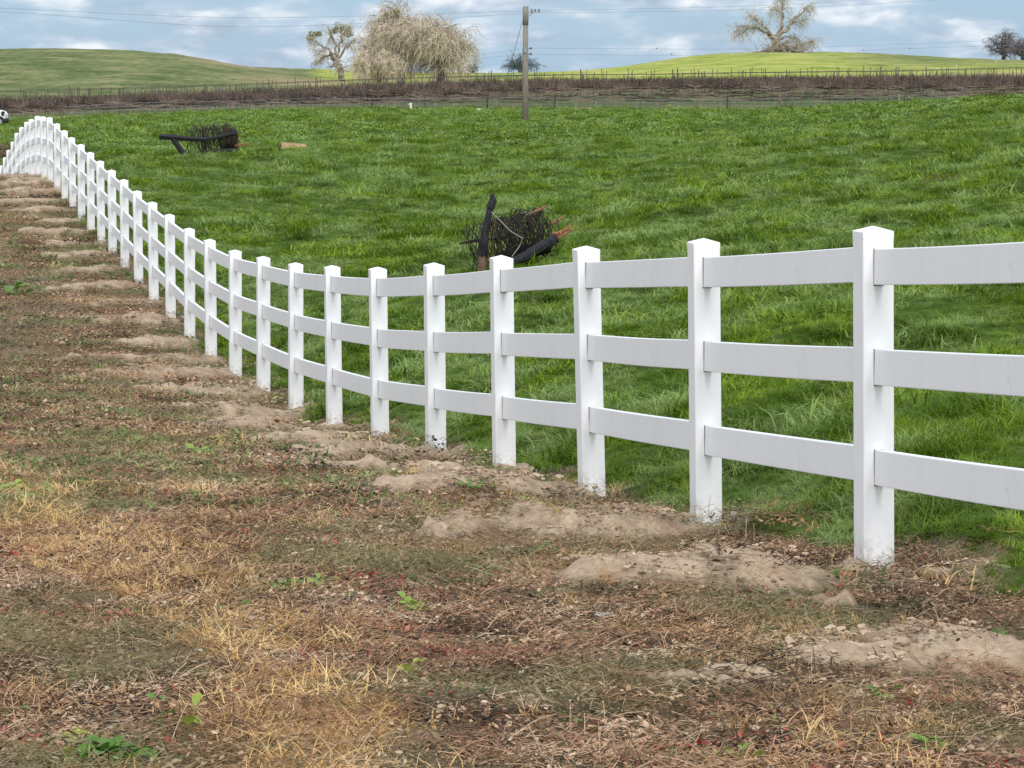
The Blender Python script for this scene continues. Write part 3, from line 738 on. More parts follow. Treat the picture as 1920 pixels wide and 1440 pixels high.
# ------------------------------------------------------------------ wire rolls and burnt posts in the field
def char_mat(name, a, b_, c, rough=.85):
    return simple(name, [(.3, a), (.5, b_), (.7, c)], 14, rough, .25, 6, (5, 5, .7), .6, .01)
M_char = char_mat('charred_timber', (.010, .010, .011), (.022, .022, .026), (.06, .06, .065))
M_split = char_mat('split_red_timber', (.10, .035, .018), (.26, .12, .06), (.42, .25, .14))
M_brown = char_mat('brown_timber', (.08, .05, .035), (.16, .10, .07), (.25, .17, .12))
M_rwire = simple('burnt_fence_wire', [(.3, (.008, .007, .007)), (.7, (.032, .028, .025))], 10, .6, .3)
M_rust = simple('rusty_wire', [(.3, (.03, .018, .012)), (.7, (.09, .05, .03))], 10, .8, .2)
def Q(px, py, Y): return at(px, py, Y)
def roll(name, label, c0, c1, ry, rz, n, seed, wr=.006, jit=.09, dens=1.0, Y0=40, endring=False):
    """coil of many wire loops about the axis c0-c1 (world points)"""
    rn = random.Random(seed); b = MB(); b2 = MB(); ax = (c1-c0); ln = ax.length; ax.normalize()
    side = ax.cross(Vector((0, 0, 1))).normalized(); upv = side.cross(ax).normalized()
    zg = h1((c0.x+c1.x)/2, (c0.y+c1.y)/2)
    org = Vector(((c0.x+c1.x)/2, (c0.y+c1.y)/2, zg))
    for i in range(n):
        t = (rn.random()**dens); c = c0.lerp(c1, t)-org
        r1 = ry*rn.uniform(.70, 1.04); r2 = rz*rn.uniform(.72, 1.05)
        tl = rn.gauss(0, jit); tl2 = rn.gauss(0, jit); ph = rn.random()*6.28; wob = rn.uniform(-.05, .05); sweep = rn.uniform(3.5, 6.6)
        off = Vector((rn.gauss(0, .02), rn.gauss(0, .02), rn.gauss(0, .02)))
        pts = []
        for j in range(25):
            a = ph+sweep*j/24
            p = c+off+side*math.cos(a)*r1*(1+wob*math.sin(3*a))+upv*math.sin(a)*r2*(1+wob*math.cos(2*a))+ax*(tl*math.cos(a)+tl2*math.sin(a)+j*.0015)
            p.z = max(p.z, .0); pts.append(p)
        (b if rn.random() < .85 else b2).tube(pts, wr*rn.uniform(.8, 1.3), 4, cap=False)
    o = empty(name, org); tag(o, label, 'wire roll')
    b.build('coil', M_rwire, o); b2.build('rusty_strand', M_rust, o)
    return o
ZA = 40.0
roll('wire_roll', 'tangled roll of burnt fence wire behind the tallest charred post, near the white fence', Q(935, 452, ZA), Q(1020, 432, ZA+.2), .30, .31, 84, 2, .0052, .075, .9)
roll('wire_roll', 'loose open loops of burnt wire spilling left of the standing charred post', Q(872, 468, ZA-.1), Q(940, 452, ZA), .27, .30, 34, 14, .0042, .07, .8)
jr = random.Random(33)
def timber(name, label, parts, cat='post', base=None):
    """parts: (matname, polyline world, radii, sides)"""
    org = Vector(base) if base else parts[0][2][0].copy()
    root = empty(name, org); tag(root, label, cat)
    for (nm, mt, pts, rad, n) in parts:
        b = MB()
        if isinstance(pts[0], Vector): pts = [pts]
        for q in pts:
            k = len(q); rl = [rad]*k if isinstance(rad, (int, float)) else (list(rad) if len(rad) == k else [rad[0]+(rad[-1]-rad[0])*i/(k-1) for i in range(k)])
            Pq = []; Rq = []
            for i in range(k-1):
                for t in (0, .2, .4, .6, .8):
                    rr0 = rl[i]+(rl[i+1]-rl[i])*t
                    Pq.append(q[i].lerp(q[i+1], t)-org+rv(jr, rr0*.035)); Rq.append(rr0*jr.uniform(.93, 1.06))
            Pq.append(q[-1]-org); Rq.append(rl[-1]); b.tube(Pq, Rq, n)
        b.build(nm, mt, root)
    return root
P0 = Q(903, 508, ZA-.25)
timber('burnt_post', 'upright charred timber post leaning slightly right, brown at its foot', [
    ('foot', M_brown, [Q(903, 512, ZA-.25), Q(905, 480, ZA-.25)], [.062, .055], 8),
    ('shaft', M_char, [Q(905, 480, ZA-.25), Q(909, 440, ZA-.25), Q(917, 400, ZA-.25), Q(920, 385, ZA-.25)], [.054, .05, .043, .04], 8),
    ('head', M_char, [Q(919, 390, ZA-.25), Q(924, 376, ZA-.25), Q(922, 364, ZA-.25)], [.055, .05, .022], 7)])
rn = random.Random(9)
spl = [[Q(1038+rn.uniform(-4, 3), 443+rn.uniform(-5, 8), ZA-.3), Q(1060+rn.uniform(-4, 4), 433+rn.uniform(-5, 9), ZA-.25), Q(1072+rn.uniform(-6, 15), 423+rn.uniform(-5, 11), ZA-.2)] for _ in range(9)]
timber('burnt_post', 'thick charred post lying on its side with a splintered reddish end', [
    ('shaft', M_char, [Q(958, 493, ZA-.45), Q(990, 478, ZA-.4), Q(1015, 462, ZA-.35), Q(1044, 445, ZA-.3)], [.05, .062, .07, .065], 8),
    ('splintered_end', M_split, spl, [.022, .014, .004], 5)])
timber('burnt_post', 'black charred post lying low under the wire roll', [
    ('shaft', M_char, [Q(932, 486, ZA+.1), Q(975, 476, ZA+.1), Q(1030, 462, ZA+.15)], [.09, .10, .08], 8),
    ('splintered_end', M_brown, [Q(1030, 462, ZA+.15), Q(1040, 456, ZA+.15)], [.05, .02], 6)])
timber('burnt_post', 'slim charred stake crossing the loose wire loops at the left', [
    ('shaft', M_char, [Q(861, 457, ZA-.1), Q(880, 453, ZA-.1), Q(902, 450, ZA-.1), Q(950, 446, ZA)], [.012, .018, .022, .02], 6)], 'stake')
timber('split_stake', 'thin reddish split stake poking up from the top of the wire roll', [
    ('shaft', M_brown, [Q(985, 405, ZA), Q(1005, 396, ZA)], [.02, .02], 6), ('tip', M_split, [Q(1005, 396, ZA), Q(1018, 389, ZA), Q(1028, 384, ZA)], [.02, .014, .004], 6)], 'stake')
timber('split_stake', 'thin reddish split stake sticking out right above the splintered post', [
    ('shaft', M_brown, [Q(1000, 440, ZA), Q(1035, 420, ZA)], [.015, .016], 6), ('tip', M_split, [Q(1035, 420, ZA), Q(1048, 412, ZA), Q(1063, 402, ZA)], [.018, .016, .004], 6)], 'stake')
b = MB(); org = Q(960, 480, ZA-.5)
b.tube([p-org for p in (Q(922, 398, ZA-.4), Q(942, 418, ZA-.5), Q(958, 434, ZA-.5), Q(980, 447, ZA-.5), Q(974, 462, ZA-.5), Q(960, 481, ZA-.5))], .007, 5)
o = b.build('bent_wire', simple('bare_grey_wire', [(.3, (.2, .19, .17)), (.7, (.33, .31, .28))]), None, False, org); tag(o, 'single pale bent wire hanging in front of the dark wire roll', 'wire')

ZB = 81.0
roll('wire_roll', 'barrel shaped roll of rusty black wire lying beside a charred beam in the middle field', Q(356, 270, ZB), Q(432, 262, ZB), .38, .45, 84, 5, .0065, .09, .8)
rr_ = roll('wire_roll', 'dark tight end coil at the right of the barrel shaped wire roll', Q(424, 264, ZB-.1), Q(440, 263, ZB-.1), .30, .30, 46, 6, .010, .04, 1)
timber('burnt_beam', 'charred square beam propped level at the left of the rear wire roll', [
    ('beam', M_char, [Q(299, 256, ZB-.4), Q(386, 262, ZB-.5)], [.075, .065], 4),
    ('leg', M_char, [Q(323, 258, ZB-.42), Q(348, 294, ZB-.5)], [.07, .07], 4)], 'beam')
timber('burnt_post', 'crooked charred pole lying across the rear wire roll', [
    ('shaft', M_char, [Q(380, 262, ZB-.45), Q(404, 258, ZB-.45), Q(430, 252, ZB-.4), Q(446, 249, ZB-.4)], [.04, .05, .045, .03], 6),
    ('tip', M_brown, [Q(446, 249, ZB-.4), Q(453, 247, ZB-.4)], [.03, .02], 6)])
timber('rusty_bar', 'thin rusty bar sticking out right of the rear wire roll', [
    ('shaft', M_split, [Q(440, 274, ZB-.2), Q(452, 271, ZB-.2), Q(460, 271, ZB-.2), Q(471, 268, ZB-.2)], [.03, .035, .02, .012], 6)], 'bar')
timber('burnt_post', 'charred post on the grass along the bottom of the rear wire roll', [
    ('shaft', M_char, [Q(378, 291, ZB-.4), Q(400, 284, ZB-.4), Q(446, 283, ZB-.3)], [.06, .07, .08], 7)])
# cardboard box
M_card = simple('weathered_cardboard', [(.3, (.36, .23, .13)), (.7, (.52, .36, .21))], 5, .9, .1)
c = Q(549, 269, 92); zb = h1(c.x, 92)
o = empty('cardboard_box', (c.x, 92, zb+.09), R(-7)); tag(o, 'crushed brown cardboard box lying in the grass right of the rear wire roll', 'box')
b = MB(); b.quadbox([(-.33, -.2, -.03), (.32, -.2, -.03), (.32, .2, 0), (-.33, .2, 0), (-.29, -.16, .20), (.29, -.14, .15), (.31, .2, .14), (-.28, .2, .19)]); b.build('carton', M_card, o)
b = MB(); b.quadbox([(.32, -.2, 0), (.40, -.19, .02), (.40, .16, .02), (.32, .18, 0), (.30, -.16, .14), (.38, -.15, .11), (.38, .15, .11), (.30, .17, .14)]); b.build('flap', M_card, o)
b = MB(); b.quadbox([(-.33, -.2, 0), (-.44, -.16, -.02), (-.44, .1, -.02), (-.33, .18, 0), (-.31, -.18, .15), (-.42, -.15, .04), (-.42, .1, .04), (-.31, .17, .14)]); b.build('flap', M_char, o)
# brush pile far left
rn = random.Random(21); c = Q(4, 295, 118); b = MB(); zc = at(960, 295, 118).z
for _ in range(90):
    p = Vector((rn.gauss(-.1, .3), rn.uniform(-.3, .3), rn.uniform(0, .42)))
    b.tube(droop(rn, p, rv(rn, .8), rn.uniform(.2, .5), 4, .1), [rn.uniform(.012, .035), .008], 4)
o = b.build('brush_pile', M_brown, None, False, (c.x, 118, max(zc, h1(c.x, 118)-.05))); tag(o, 'small dark brown brush heap at the left edge behind the far posts', 'brush pile')

# ------------------------------------------------------------------ utility vehicle at the left edge
M_body = simple('white_vehicle_paint', [(.3, (.70, .71, .72)), (.7, (.78, .79, .80))], 3, .3, .5)
M_black = simple('black_plastic', [(.3, (.012, .012, .013)), (.7, (.03, .03, .032))], 6, .6, .4)
M_tyre = simple('tyre_rubber', [(.3, (.015, .015, .016)), (.7, (.035, .035, .035))], 12, .85, .2)
M_glass = simple('dark_glass', [(.3, (.02, .025, .03)), (.7, (.04, .05, .055))], 2, .1, .6)
def vehicle():
    Y = 212.0; xr = at(14, 220, Y).x
    root = empty('utility_vehicle', (xr-1.78, Y, at(960, 238, Y).z)); root.scale = (1.22,)*3; tag(root, 'white utility vehicle with black wheels cut off by the left edge of the view', 'vehicle')
    b = MB()
    prof = [(-1.40, .38), (-1.42, .78), (-1.0, .86), (-.62, 1.26), (-.2, 1.33), (.45, 1.32), (.90, .95), (1.30, .86), (1.40, .70), (1.41, .38)]
    n = len(prof)
    for y in (-.62, .62):
        for x, z in prof: b.v.append((x, y*(.86 if z > 1 else 1), z))
    b.f.append(tuple(range(n))); b.f.append(tuple(reversed(range(n, 2*n))))
    for i in range(n): b.f.append((i, (i+1) % n, n+(i+1) % n, n+i)[::-1])
    b.m = [0]*len(b.f); o = b.build('body', M_body, root); bevel(o, .05, 3)
    for x0_, x1_ in ((-.55, -.05), (.03, .52)):
        b = MB(); b.box(((x0_+x1_)/2, -.60, 1.09), (x1_-x0_, .04, .26)); b.build('side_window', M_glass, root)
    b = MB(); b.quadbox([(.52, -.5, 1.27), (.55, -.5, 1.27), (.55, .5, 1.27), (.52, .5, 1.27), (.52, -.5, 1.30), (.55, -.5, 1.29), (.55, .5, 1.29), (.52, .5, 1.30)]); b.build('windscreen_frame', M_black, root)
    b = MB(); b.box((1.30, -.5, .74), (.16, .28, .24)); b.build('headlight', M_black, root)
    b = MB(); b.box((1.38, 0, .40), (.14, 1.2, .16)); b.build('bumper', M_black, root)
    for x in (-1.02, 1.12):
        for y in (-.56, .56):
            w = MB(); w.tube([(x, y-.12, .30), (x, y-.10, .30), (x, y+.10, .30), (x, y+.12, .30)], [.26, .30, .30, .26], 24); wo_ = w.build('wheel', M_tyre, root, True)
            w = MB(); w.tube([(x, y-.13, .30), (x, y+.13, .30)], .15, 16); w.build('rim', M_grey, wo_)
vehicle()

# ------------------------------------------------------------------ birds
M_bw = simple('white_feathers', [(.3, (.74, .74, .72)), (.7, (.82, .82, .8))], 3)
M_bd = simple('dark_feathers', [(.3, (.02, .02, .022)), (.7, (.05, .05, .055))], 3)
def bird(px, py, Y, m, label, group, size=.5, flap=.3):
    p = at(px, py, Y); root = empty('bird', p, random.uniform(-.6, .6)); tag(root, label, 'bird', group)
    b = MB(); b.tube([(-.5*size, 0, 0), (-.35*size, 0, .01), (-.1*size, 0, 0), (.25*size, 0, .02), (.42*size, 0, .05*size), (.52*size, 0, .04*size)], [.01, .06*size, .13*size, .1*size, .07*size, .01], 8)
    for sgn in (-1, 1):
        pts = [(.15*size, 0, 0), (.2*size, sgn*.4*size, flap*size), (.05*size, sgn*.85*size, flap*.8*size), (-.1*size, sgn*.4*size, flap*.95*size), (-.1*size, 0, 0)]
        b.face(pts); b.face([(x, y, z-.015) for x, y, z in reversed(pts)])
    b.build('body', m, root, True)
for (px, py, lbl) in ((1719, 133, 'lowest white bird in the line over the right hill'), (1757, 129, 'second white bird from the left in the line over the right hill'),
                      (1794, 124, 'middle white bird in the line over the right hill'), (1832, 120, 'second white bird from the right in the line over the right hill'),
                      (1868, 116, 'white bird at the right end of the line, near the grey oaks')):
    bird(px, py, 420, M_bw, lbl, 'white birds over the hill', .30)
for (px, py, lbl) in ((1231, 91, 'dark bird in the sky at the left end of the right hill'), (1259, 102, 'dark bird just above the hill slope right of the pole'),
                      (1619, 94, 'dark bird above the hill right of the hilltop oak'), (1706, 91, 'dark bird highest over the right end of the hill')):
    bird(px, py, 300, M_bd, lbl, 'dark birds in the sky', .22)

# ------------------------------------------------------------------ scattered vegetation and litter
def leafmat(name, stops, trans=.25, rough=.55, spec=.25, big_=None, bscale=.45, zfade=False):
    m, nt, out = material(name)
    oi = N(nt, 'ShaderNodeObjectInfo'); geo = N(nt, 'ShaderNodeNewGeometry'); P = geo.outputs['Position']
    n = noise(nt, P, 30 if 'leaf' in name else 9, 3, .6)
    f = math_(nt, 'ADD', math_(nt, 'MULTIPLY', oi.outputs['Random'], .5), math_(nt, 'MULTIPLY', n, .5))
    c = ramp(nt, f, stops)
    if big_:
        bn = noise(nt, P, bscale, 5, .6, .4, (1, .5, 1))
        for (lo, hi, colr, amt, seedscale) in big_:
            nn = noise(nt, P, bscale*seedscale, 4, .6, .2, (1, .8, 1))
            c = mix(nt, ramp(nt, nn, [(lo, 0.0), (hi, amt)]), c, colr)
        if name == 'field_grass_blades': pass
    p = N(nt, 'ShaderNodeBsdfPrincipled', inp={'Roughness': rough, 'Specular IOR Level': spec}); L(nt, c, p.inputs['Base Color'])
    tr = N(nt, 'ShaderNodeBsdfTranslucent'); L(nt, c, tr.inputs[0])
    ms = N(nt, 'ShaderNodeMixShader', inp={0: trans}); L(nt, p.outputs[0], ms.inputs[1]); L(nt, tr.outputs[0], ms.inputs[2]); L(nt, ms.outputs[0], out.inputs[0])
    return m
M_grass = leafmat('field_grass_blades', [(.27, (.055, .118, .003)), (.5, (.15, .255, .007)), (.73, (.31, .43, .05))], .3, .6, .14,
                  [(.46, .60, (.11, .19, .005), .6, .5), (.47, .56, (.28, .39, .13), .85, 1.8), (.49, .57, (.065, .135, .003), .8, 3.3), (.58, .68, (.22, .21, .08), .6, 6.0)])  # the pale patches paint a light sheen into the blade colour
M_dry = leafmat('dry_straw', [(.25, (.36, .20, .07)), (.5, (.66, .43, .17)), (.75, (.82, .60, .30))], .2)
M_lit = leafmat('leaf_litter_chips', [(.24, (.025, .018, .014)), (.40, (.10, .06, .04)), (.52, (.35, .20, .12)), (.64, (.48, .31, .19)), (.80, (.68, .55, .40))], .05, .8, .15,
                [(.47, .60, (.19, .19, .085), .7, 1.5), (.54, .68, (.32, .15, .08), .5, 4.5)])
M_weed = leafmat('low_weed_leaves', [(.25, (.05, .085, .02)), (.5, (.14, .20, .055)), (.75, (.30, .36, .13))], .2, .6, .2)
M_red = leafmat('red_leaves', [(.25, (.20, .025, .02)), (.5, (.38, .06, .045)), (.75, (.50, .16, .12))], .2)
M_darkst = leafmat('dead_stems', [(.25, (.05, .042, .04)), (.75, (.17, .14, .12))], .0, .9, .1)
def blade(b, rn, base, h, w, lean, az, seg=3, curl=1.0):
    d = Vector((math.cos(az), math.sin(az), 0)); sd_ = Vector((-d.y, d.x, 0)); prev = None
    for i in range(seg+1):
        t = i/seg; ww = w*(1-t**1.5)*.5+.0004
        p = base+d*(lean*h*t**(1+curl))+Vector((0, 0, h*(t-.35*lean*t*t)))
        a, c = p-sd_*ww, p+sd_*ww
        if prev: b.face([prev[0], prev[1], c, a])
        prev = (a, c)
def tuft(seed, n, rad, h, w, lean=(.2, 1.1), mat=None, seg=3, pw=1.0):
    rn = random.Random(seed); b = MB()
    for _ in range(n):
        r = rad*rn.random()**.6; a = rn.random()*6.28
        blade(b, rn, Vector((r*math.cos(a), r*math.sin(a), -.01)), h*rn.uniform(.45, 1.1)**pw, w*rn.uniform(.7, 1.3), rn.uniform(*lean), rn.random()*6.28, seg)
    return b.mesh('tuft', mat)
def chips(seed, n, rad, size, mat, flat=.5, straws=0):
    rn = random.Random(seed); b = MB()
    for _ in range(n):
        r = rad*rn.random()**.5; a = rn.random()*6.28; p = Vector((r*math.cos(a), r*math.sin(a), rn.uniform(.001, .016)))
        u = Vector((math.cos(a*7), math.sin(a*7), rn.uniform(-flat, flat))).normalized(); v = u.cross(Vector((rn.uniform(-flat, flat), rn.uniform(-flat, flat), 1))).normalized()
        s_ = size*rn.uniform(.35, 1.3); k = rn.uniform(.25, .7); up_ = Vector((0, 0, s_*rn.uniform(.0, .35)))
        b.face([p-u*s_, p-u*s_*.3-v*s_*k+up_*.5, p+u*s_*.6-v*s_*k*.7+up_, p+u*s_+up_])
        b.face([p-u*s_, p+u*s_+up_, p+u*s_*.5+v*s_*k, p-u*s_*.5+v*s_*k*.8])
    for _ in range(straws):
        r = rad*rn.random()**.5; a = rn.random()*6.28; p = Vector((r*math.cos(a), r*math.sin(a), rn.uniform(.003, .02))); l_ = rn.uniform(.03, .10)
        d = Vector((rn.uniform(-1, 1), rn.uniform(-1, 1), rn.uniform(-.1, .35))).normalized()*l_
        b.tube([p, p+d*.5+Vector((0, 0, .004)), p+d], [.0012, .0008], 3, cap=False)
    return b.mesh('chips', mat)
def rosette(seed, n, size, mat, up_=.35):
    """leaves on short stalks: n rounded, cupped leaves spread over a small clump"""
    rn = random.Random(seed); b = MB(); prof = (.25, .75, 1.0, .9, .5)
    for i in range(n):
        a = i*2.4+rn.uniform(-.4, .4); l_ = size*rn.uniform(.4, .8); w = l_*rn.uniform(.30, .46); el = rn.uniform(-.1, up_*1.5)
        r0 = size*.75*(i/max(n-1, 1))*rn.uniform(.7, 1.2)
        p0 = Vector((math.cos(a)*r0*.4, math.sin(a)*r0*.4, 0)); p1 = Vector((math.cos(a)*r0, math.sin(a)*r0, size*up_*rn.uniform(.3, 1.1)))
        b.tube([p0, (p0+p1)/2+Vector((0, 0, .1*size)), p1], [.02*size, .012*size], 3, cap=False)
        d = Vector((math.cos(a), math.sin(a), el)).normalized(); roll_ = rn.uniform(-.5, .5)
        sd_ = Vector((-math.sin(a), math.cos(a), roll_)).normalized(); nrm = d.cross(sd_)
        if nrm.z < 0: nrm = -nrm
        mid = []; le = []; ri = []
        for k, q in enumerate(prof):
            t = k/(len(prof)-1); c = p1+d*l_*t-Vector((0, 0, .25*l_*t*t)); cup = nrm*w*.28*q
            mid.append(c); le.append(c-sd_*w*q+cup); ri.append(c+sd_*w*q+cup)
        tip = p1+d*l_*1.12-Vector((0, 0, .32*l_))
        for k in range(len(prof)-1):
            b.face([mid[k], mid[k+1], le[k+1], le[k]]); b.face([mid[k+1], mid[k], ri[k], ri[k+1]])
        b.face([mid[-1], tip, le[-1]]); b.face([mid[-1], ri[-1], tip])
    return b.mesh('leaves', mat)
def frustum_pts(n, y0, y1, margin=.185):
    # uniform over the ground area seen between two distances
    y = np.sqrt(rng.uniform(y0*y0, y1*y1, n)); x = rng.uniform(-margin, margin, n)*y
    return x, y
def area(y0, y1, m=.185): return m*(y1*y1-y0*y0)
def put(name, bands, filt, meshes_of, label, cat, tilt=.15):
    PX, PY_, SC, ID = [], [], [], []; meshes = []
    for (y0, y1, dens, sc, mkey) in bands:
        n = int(dens*area(y0, y1)); x, y = frustum_pts(n, y0, y1)
        if y1 < 90: kk = rng.random(n) < .35; y = np.where(kk & (y > y1*.72), y*rng.uniform(1.0, 1.32, n), y)
        if y0 > 12: kk = rng.random(n) < .35; y = np.where(kk & (y < y0*1.4), y*rng.uniform(.70, 1.0, n), y)
        k = filt(x, y) > rng.random(n); x, y = x[k], y[k]
        base = len(meshes) if mkey not in [q for q, _ in meshes] else None
        if base is None: base = [q for q, _ in meshes].index(mkey)
        else: meshes += [(mkey, m) for m in meshes_of[mkey]]
        PX.append(x); PY_.append(y); SC.append(sc*rng.uniform(.65, 1.3, len(x))); ID.append(base+rng.integers(0, len(meshes_of[mkey]), len(x)))
    x = np.concatenate(PX); y = np.concatenate(PY_); sc = np.concatenate(SC); idx = np.concatenate(ID)
    if name == 'grass':
        cl = .55*fbm(x*1.1, y*.8, 201, 3)+.45*fbm(x*2.9, y*2.2, 207, 2); sc = sc*(.6+1.1*sstep(.36, .68, cl))
        s_, t_ = fence_s(x, y); sc = sc*(.8+.2*sstep(.3, 1.4, s_))
    z = H(x, y); pts = np.stack([x, y, z], -1)
    rot = np.stack([rng.normal(0, tilt, len(x)), rng.normal(0, tilt, len(x)), rng.uniform(0, 6.28, len(x))], -1)
    # join order of Object Info nodes: index sorted by link order
    o = scatter(name, pts, rot, sc, idx, [m for _, m in meshes]); tag(o, label, cat, None, 'stuff')
    print(name, len(x)); return o
def f_field(x, y):
    g = masks(x, y)
    return np.where(g > .45, .35+.65*fbm(x*1.5, y*1.5, 51, 3)*1.6, g*.25)*(1-sstep(231, 240, y))
def f_track(x, y):
    g = masks(x, y); _, d = mound_f(x, y); return (1-g)*(1-.82*d)
def f_dry(x, y): return f_track(x, y)*np.clip(dry_mask(x, y)*1.1+.025+.2*sstep(.58, .66, fbm(x*1.3, y*1.3, 91)), 0, 1)
def f_weed(x, y): return f_track(x, y)*np.clip(sstep(.42, .56, fbm(x*.8, y*.8, 101))*.9+sstep(.55, .64, fbm(x*3, y*3, 105))*.5, 0, 1)*(.35+.65*sstep(11, 16, y))
def f_red(x, y): return f_track(x, y)*sstep(.55, .66, fbm(x*2.2, y*2.2, 131, 3))
G = {'near': [tuft(i, 28, .07, .11, .0055, (.4, 1.9), M_grass) for i in range(6)]+[tuft(60+i, 9, .05, .16, .008, (.3, 1.3), M_grass) for i in range(1)],
     'mid': [tuft(20+i, 52, .16, .095, .010, (.5, 2.2), M_grass, 2) for i in range(6)],
     'far': [tuft(40+i, 80, .40, .09, .03, (.6, 2.4), M_grass, 2) for i in range(6)]}
put('grass', [(10, 24, 270, .76, 'near'), (24, 50, 75, .95, 'mid'), (50, 100, 22, 1.2, 'mid'), (100, 245, 5.5, 1.0, 'far')], f_field, G,
    'lush uneven green grass covering the field beyond the white fence', 'grass')
LT = {'l': [chips(i, 70, .16, .0085, M_lit, .7, 26) for i in range(7)], 'm': [chips(10+i, 95, .28, .0115, M_lit, .8, 34) for i in range(5)]}
put('leaf_litter', [(6.5, 15, 75, 1.0, 'l'), (15, 30, 24, 1.0, 'm'), (30, 60, 9, 1.4, 'm'), (60, 95, 2.5, 2.2, 'm')], f_track, LT,
    'brown leaf litter and chaff strewn over the track beside the fence', 'leaf litter', .05)
DR = {'d': [tuft(70+i, 26, .06, .07, .0032, (.5, 1.8), M_dry) for i in range(5)], 'dm': [tuft(80+i, 40, .12, .07, .0045, (.5, 1.8), M_dry, 2) for i in range(4)]}
put('dry_grass', [(6.5, 15, 190, 1.0, 'd'), (15, 30, 45, 1.1, 'dm'), (30, 90, 3, 1.4, 'dm')], f_dry, DR, 'golden dry grass patches on the near left of the track', 'dry grass')
WD = {'w': [tuft(90+i, 14, .05, .035, .008, (.8, 2.2), M_weed, 2) for i in range(3)]+[rosette(i, 10, .026, M_weed) for i in range(3)],
      'wm': [tuft(95+i, 24, .14, .05, .014, (.8, 2.2), M_weed, 2) for i in range(4)]}
put('low_weeds', [(6.5, 15, 65, 1.0, 'w'), (15, 30, 52, 1.0, 'wm'), (30, 90, 13, 1.4, 'wm')], f_weed, WD, 'low olive green weeds creeping over the track', 'weeds')
RD = {'r': [chips(130+i, 12, .06, .008, M_red, .9) for i in range(4)]}
put('red_leaves', [(6.5, 16, 95, 1.0, 'r'), (16, 32, 12, 1.6, 'r')], f_red, RD, 'small red leaves dotted through the ground litter', 'leaves', .1)
ST = {'s': [tuft(140+i, 7, .05, .06, .0035, (.1, 1.4), M_darkst, 3) for i in range(4)]}
def f_stem(x, y):
    g = masks(x, y); s, t = fence_s(x, y)
    return np.clip(f_track(x, y)*.5+np.exp(-((s-.25)/.3)**2), 0, 1)
put('dead_stems', [(6.5, 18, 26, 1.0, 's'), (18, 45, 9, 1.6, 's')], f_stem, ST, 'short grey dead stems standing in the litter and along the fence foot', 'stems')

M_clod = leafmat('soil_clod', [(.25, (.18, .13, .09)), (.5, (.34, .25, .17)), (.75, (.50, .39, .28))], 0, .95, .1)
def clods(seed, n, rad, size):
    rn = random.Random(seed); b = MB()
    for _ in range(n):
        r_ = rad*rn.random()**.5; a = rn.random()*6.28; c = Vector((r_*math.cos(a), r_*math.sin(a), 0)); q = size*rn.uniform(.3, 1.0)**1.6
        V = [c+Vector((x*q*rn.uniform(.7, 1.2), y*q*rn.uniform(.7, 1.2), z*q*.6+q*.2)) for x, y, z in ((1, 0, 0), (0, 1, 0), (-1, 0, 0), (0, -1, 0), (.2, .1, 1), (.7, .7, .6), (-.7, .6, .5), (-.6, -.7, .6), (.7, -.7, .5))]
        for f in ((0, 5, 1), (1, 6, 2), (2, 7, 3), (3, 8, 0), (0, 8, 4), (0, 4, 5), (5, 4, 1), (1, 4, 6), (6, 4, 2), (2, 4, 7), (7, 4, 3), (3, 4, 8)): b.face([V[i] for i in f])
    return b.mesh('clods', M_clod)
def f_clod(x, y):
    g = masks(x, y); _, d = mound_f(x, y); return (1-g)*np.clip(d*.9+.06, 0, 1)
CL = {'c': [clods(150+i, 22, .12, .014) for i in range(4)], 'cm': [clods(160+i, 20, .2, .026) for i in range(3)]}
put('soil_clods', [(6.5, 16, 60, 1.0, 'c'), (16, 45, 14, 1.0, 'cm')], f_clod, CL, 'crumbly pale soil clods on the dirt mounds beside the posts', 'soil', .1)

# individual broadleaf weeds and stones
M_leaf = leafmat('broad_green_leaf', [(.2, (.07, .17, .02)), (.5, (.15, .28, .04)), (.8, (.32, .40, .07))], .25, .45, .35)
M_leafy = leafmat('yellowing_leaf', [(.2, (.24, .30, .06)), (.5, (.42, .44, .10)), (.8, (.60, .58, .2))], .25, .5, .3)
def gpt(px, py):
    lo, hi = 5.0, 90.0
    for _ in range(40):
        m_ = (lo+hi)/2; p = at(px, py, m_)
        if p.z > float(base_h([p.x], [m_])[0]): lo = m_
        else: hi = m_
    return p.x, lo
def weed(px, py, n, size, label, m=M_leaf, upv=.5, two=False):
    x, y = gpt(px, py); root = empty('broadleaf_weed', (x, y, h1(x, y))); tag(root, label, 'weed')
    me = rosette(int(px*7+py), n, size, m, upv); o = bpy.data.objects.new('leaves', me); col.objects.link(o); o.parent = root
    if two:
        me = rosette(int(px+py), n//2+1, size*.8, M_leafy, upv*.6); o = bpy.data.objects.new('leaves', me); col.objects.link(o); o.parent = root; o['label'] = 'yellowing lower leaves'; o.location = (-.05, .02, 0)
weed(205, 1425, 40, .08, 'bushy bright green weed with yellow lower leaves at the bottom left corner', two=True)
weed(150, 1385, 8, .05, 'small yellowing weed just behind the bushy green one', M_leafy)
weed(300, 1375, 3, .06, 'weed with upright oval leaves, left of a similar one in the golden grass', upv=1.6)
weed(352, 1378, 4, .06, 'weed with upright oval leaves, right of a similar one in the golden grass', upv=1.6)
weed(10, 1352, 7, .06, 'green weed touching the left edge near the bottom')
weed(530, 1112, 16, .07, 'spreading grey green weed with a yellow leaf in the middle of the track', two=True)
weed(600, 1108, 9, .06, 'flat grey green weed right beside the spreading weed in the track')
weed(450, 1140, 5, .06, 'small pale green sprig below the spreading weed')
weed(770, 1150, 16, .06, 'dense little mound of bright green leaves in the centre of the litter', upv=1.0)
weed(770, 1280, 9, .05, 'pale yellow green weed with curled leaves low centre', M_leafy, 1.0)
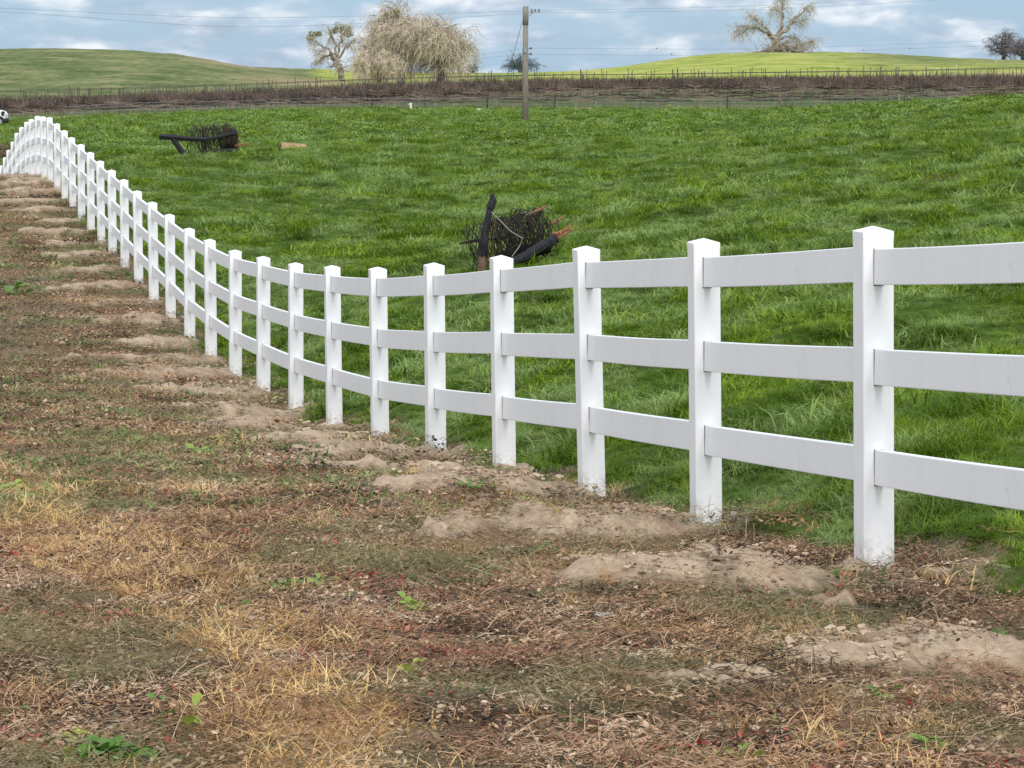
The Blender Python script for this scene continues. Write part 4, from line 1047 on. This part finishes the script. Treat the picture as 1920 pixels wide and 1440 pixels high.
weed(25, 925, 14, .10, 'dark green weed at the left edge beside the golden grass')
weed(375, 855, 14, .10, 'dark green weed on the track left of the fence mounds')
weed(1015, 975, 8, .09, 'weed with round yellow green leaves below a dirt mound', two=True)
weed(885, 925, 10, .08, 'blue green weed growing on the dirt mound, middle of the fence')
weed(900, 905, 10, .08, 'dark green weed by the foot of the fence post')
weed(1490, 1195, 6, .04, 'single pale green leafy sprig on the red litter, lower right')
weed(1760, 1150, 6, .04, 'small yellow green sprig beside the nearest post')
weed(1640, 1300, 9, .055, 'dark green weed at the edge of the widest dirt mound')
weed(1740, 1400, 12, .055, 'ragged weed near the bottom right of the track')
weed(1390, 1432, 9, .06, 'yellow green weed cut by the bottom edge, right of centre', M_leafy, .8)
weed(30, 555, 8, .28, 'dark weed clump far up the track by the left edge')
M_stone = simple('pale_stone', [(.3, (.38, .34, .28)), (.7, (.62, .58, .5))], 9, .9, .15)
def stone(px, py, r, label):
    x, y = gpt(px, py); rn = random.Random(px); b = MB(); n = 9
    for i in range(7):
        t = math.pi*i/6
        for j in range(n):
            a = 2*math.pi*j/n; q = r*(1+rn.uniform(-.16, .16)); b.v.append((q*math.sin(t)*math.cos(a)*1.3, q*math.sin(t)*math.sin(a), q*.6*math.cos(t)))
    for i in range(6):
        for j in range(n): b.f.append((i*n+j, i*n+(j+1) % n, (i+1)*n+(j+1) % n, (i+1)*n+j)); b.m.append(0)
    o = b.build('stone', M_stone, None, True, (x, y, h1(x, y)+r*.25)); tag(o, label, 'stone')
stone(1130, 1165, .024, 'pale flat stone in the litter left of the near dirt mound')
stone(203, 765, .03, 'small white stone on the far part of the track')
stone(372, 1230, .013, 'tiny pale pebble beside the red leaves, lower left')
stone(436, 1228, .012, 'tiny pale pebble right of its twin by the red leaves')
stone(455, 1258, .015, 'pale pebble just below the pair near the red leaves')
stone(640, 1432, .014, 'cream pebble at the bottom edge, left of centre')
# brown dead weed clumps in the field
def deadclump(px, py, r, label, n=120):
    x, y = gpt(px, py); rn = random.Random(px); b = MB()
    for _ in range(n):
        a = rn.random()*6.28; q = r*rn.random()**.6; p = Vector((q*math.cos(a), q*math.sin(a)*.6, 0))
        b.tube(droop(rn, p, rv(rn, .6)+Vector((0, 0, .8)), rn.uniform(.08, .26), 4, .25), [.006, .003], 3, cap=False)
    o = b.build('dead_weed_clump', M_brown, None, False, (x, y, h1(x, y))); tag(o, label, 'dead weed')
deadclump(1360, 408, .35, 'brown dead weed clump in the grass above the second post from the right')
deadclump(1097, 440, .16, 'small grey dead weed standing right of the splintered post', 50)
deadclump(1785, 345, .45, 'faint brown dead weed patch in the upper right of the field', 90)
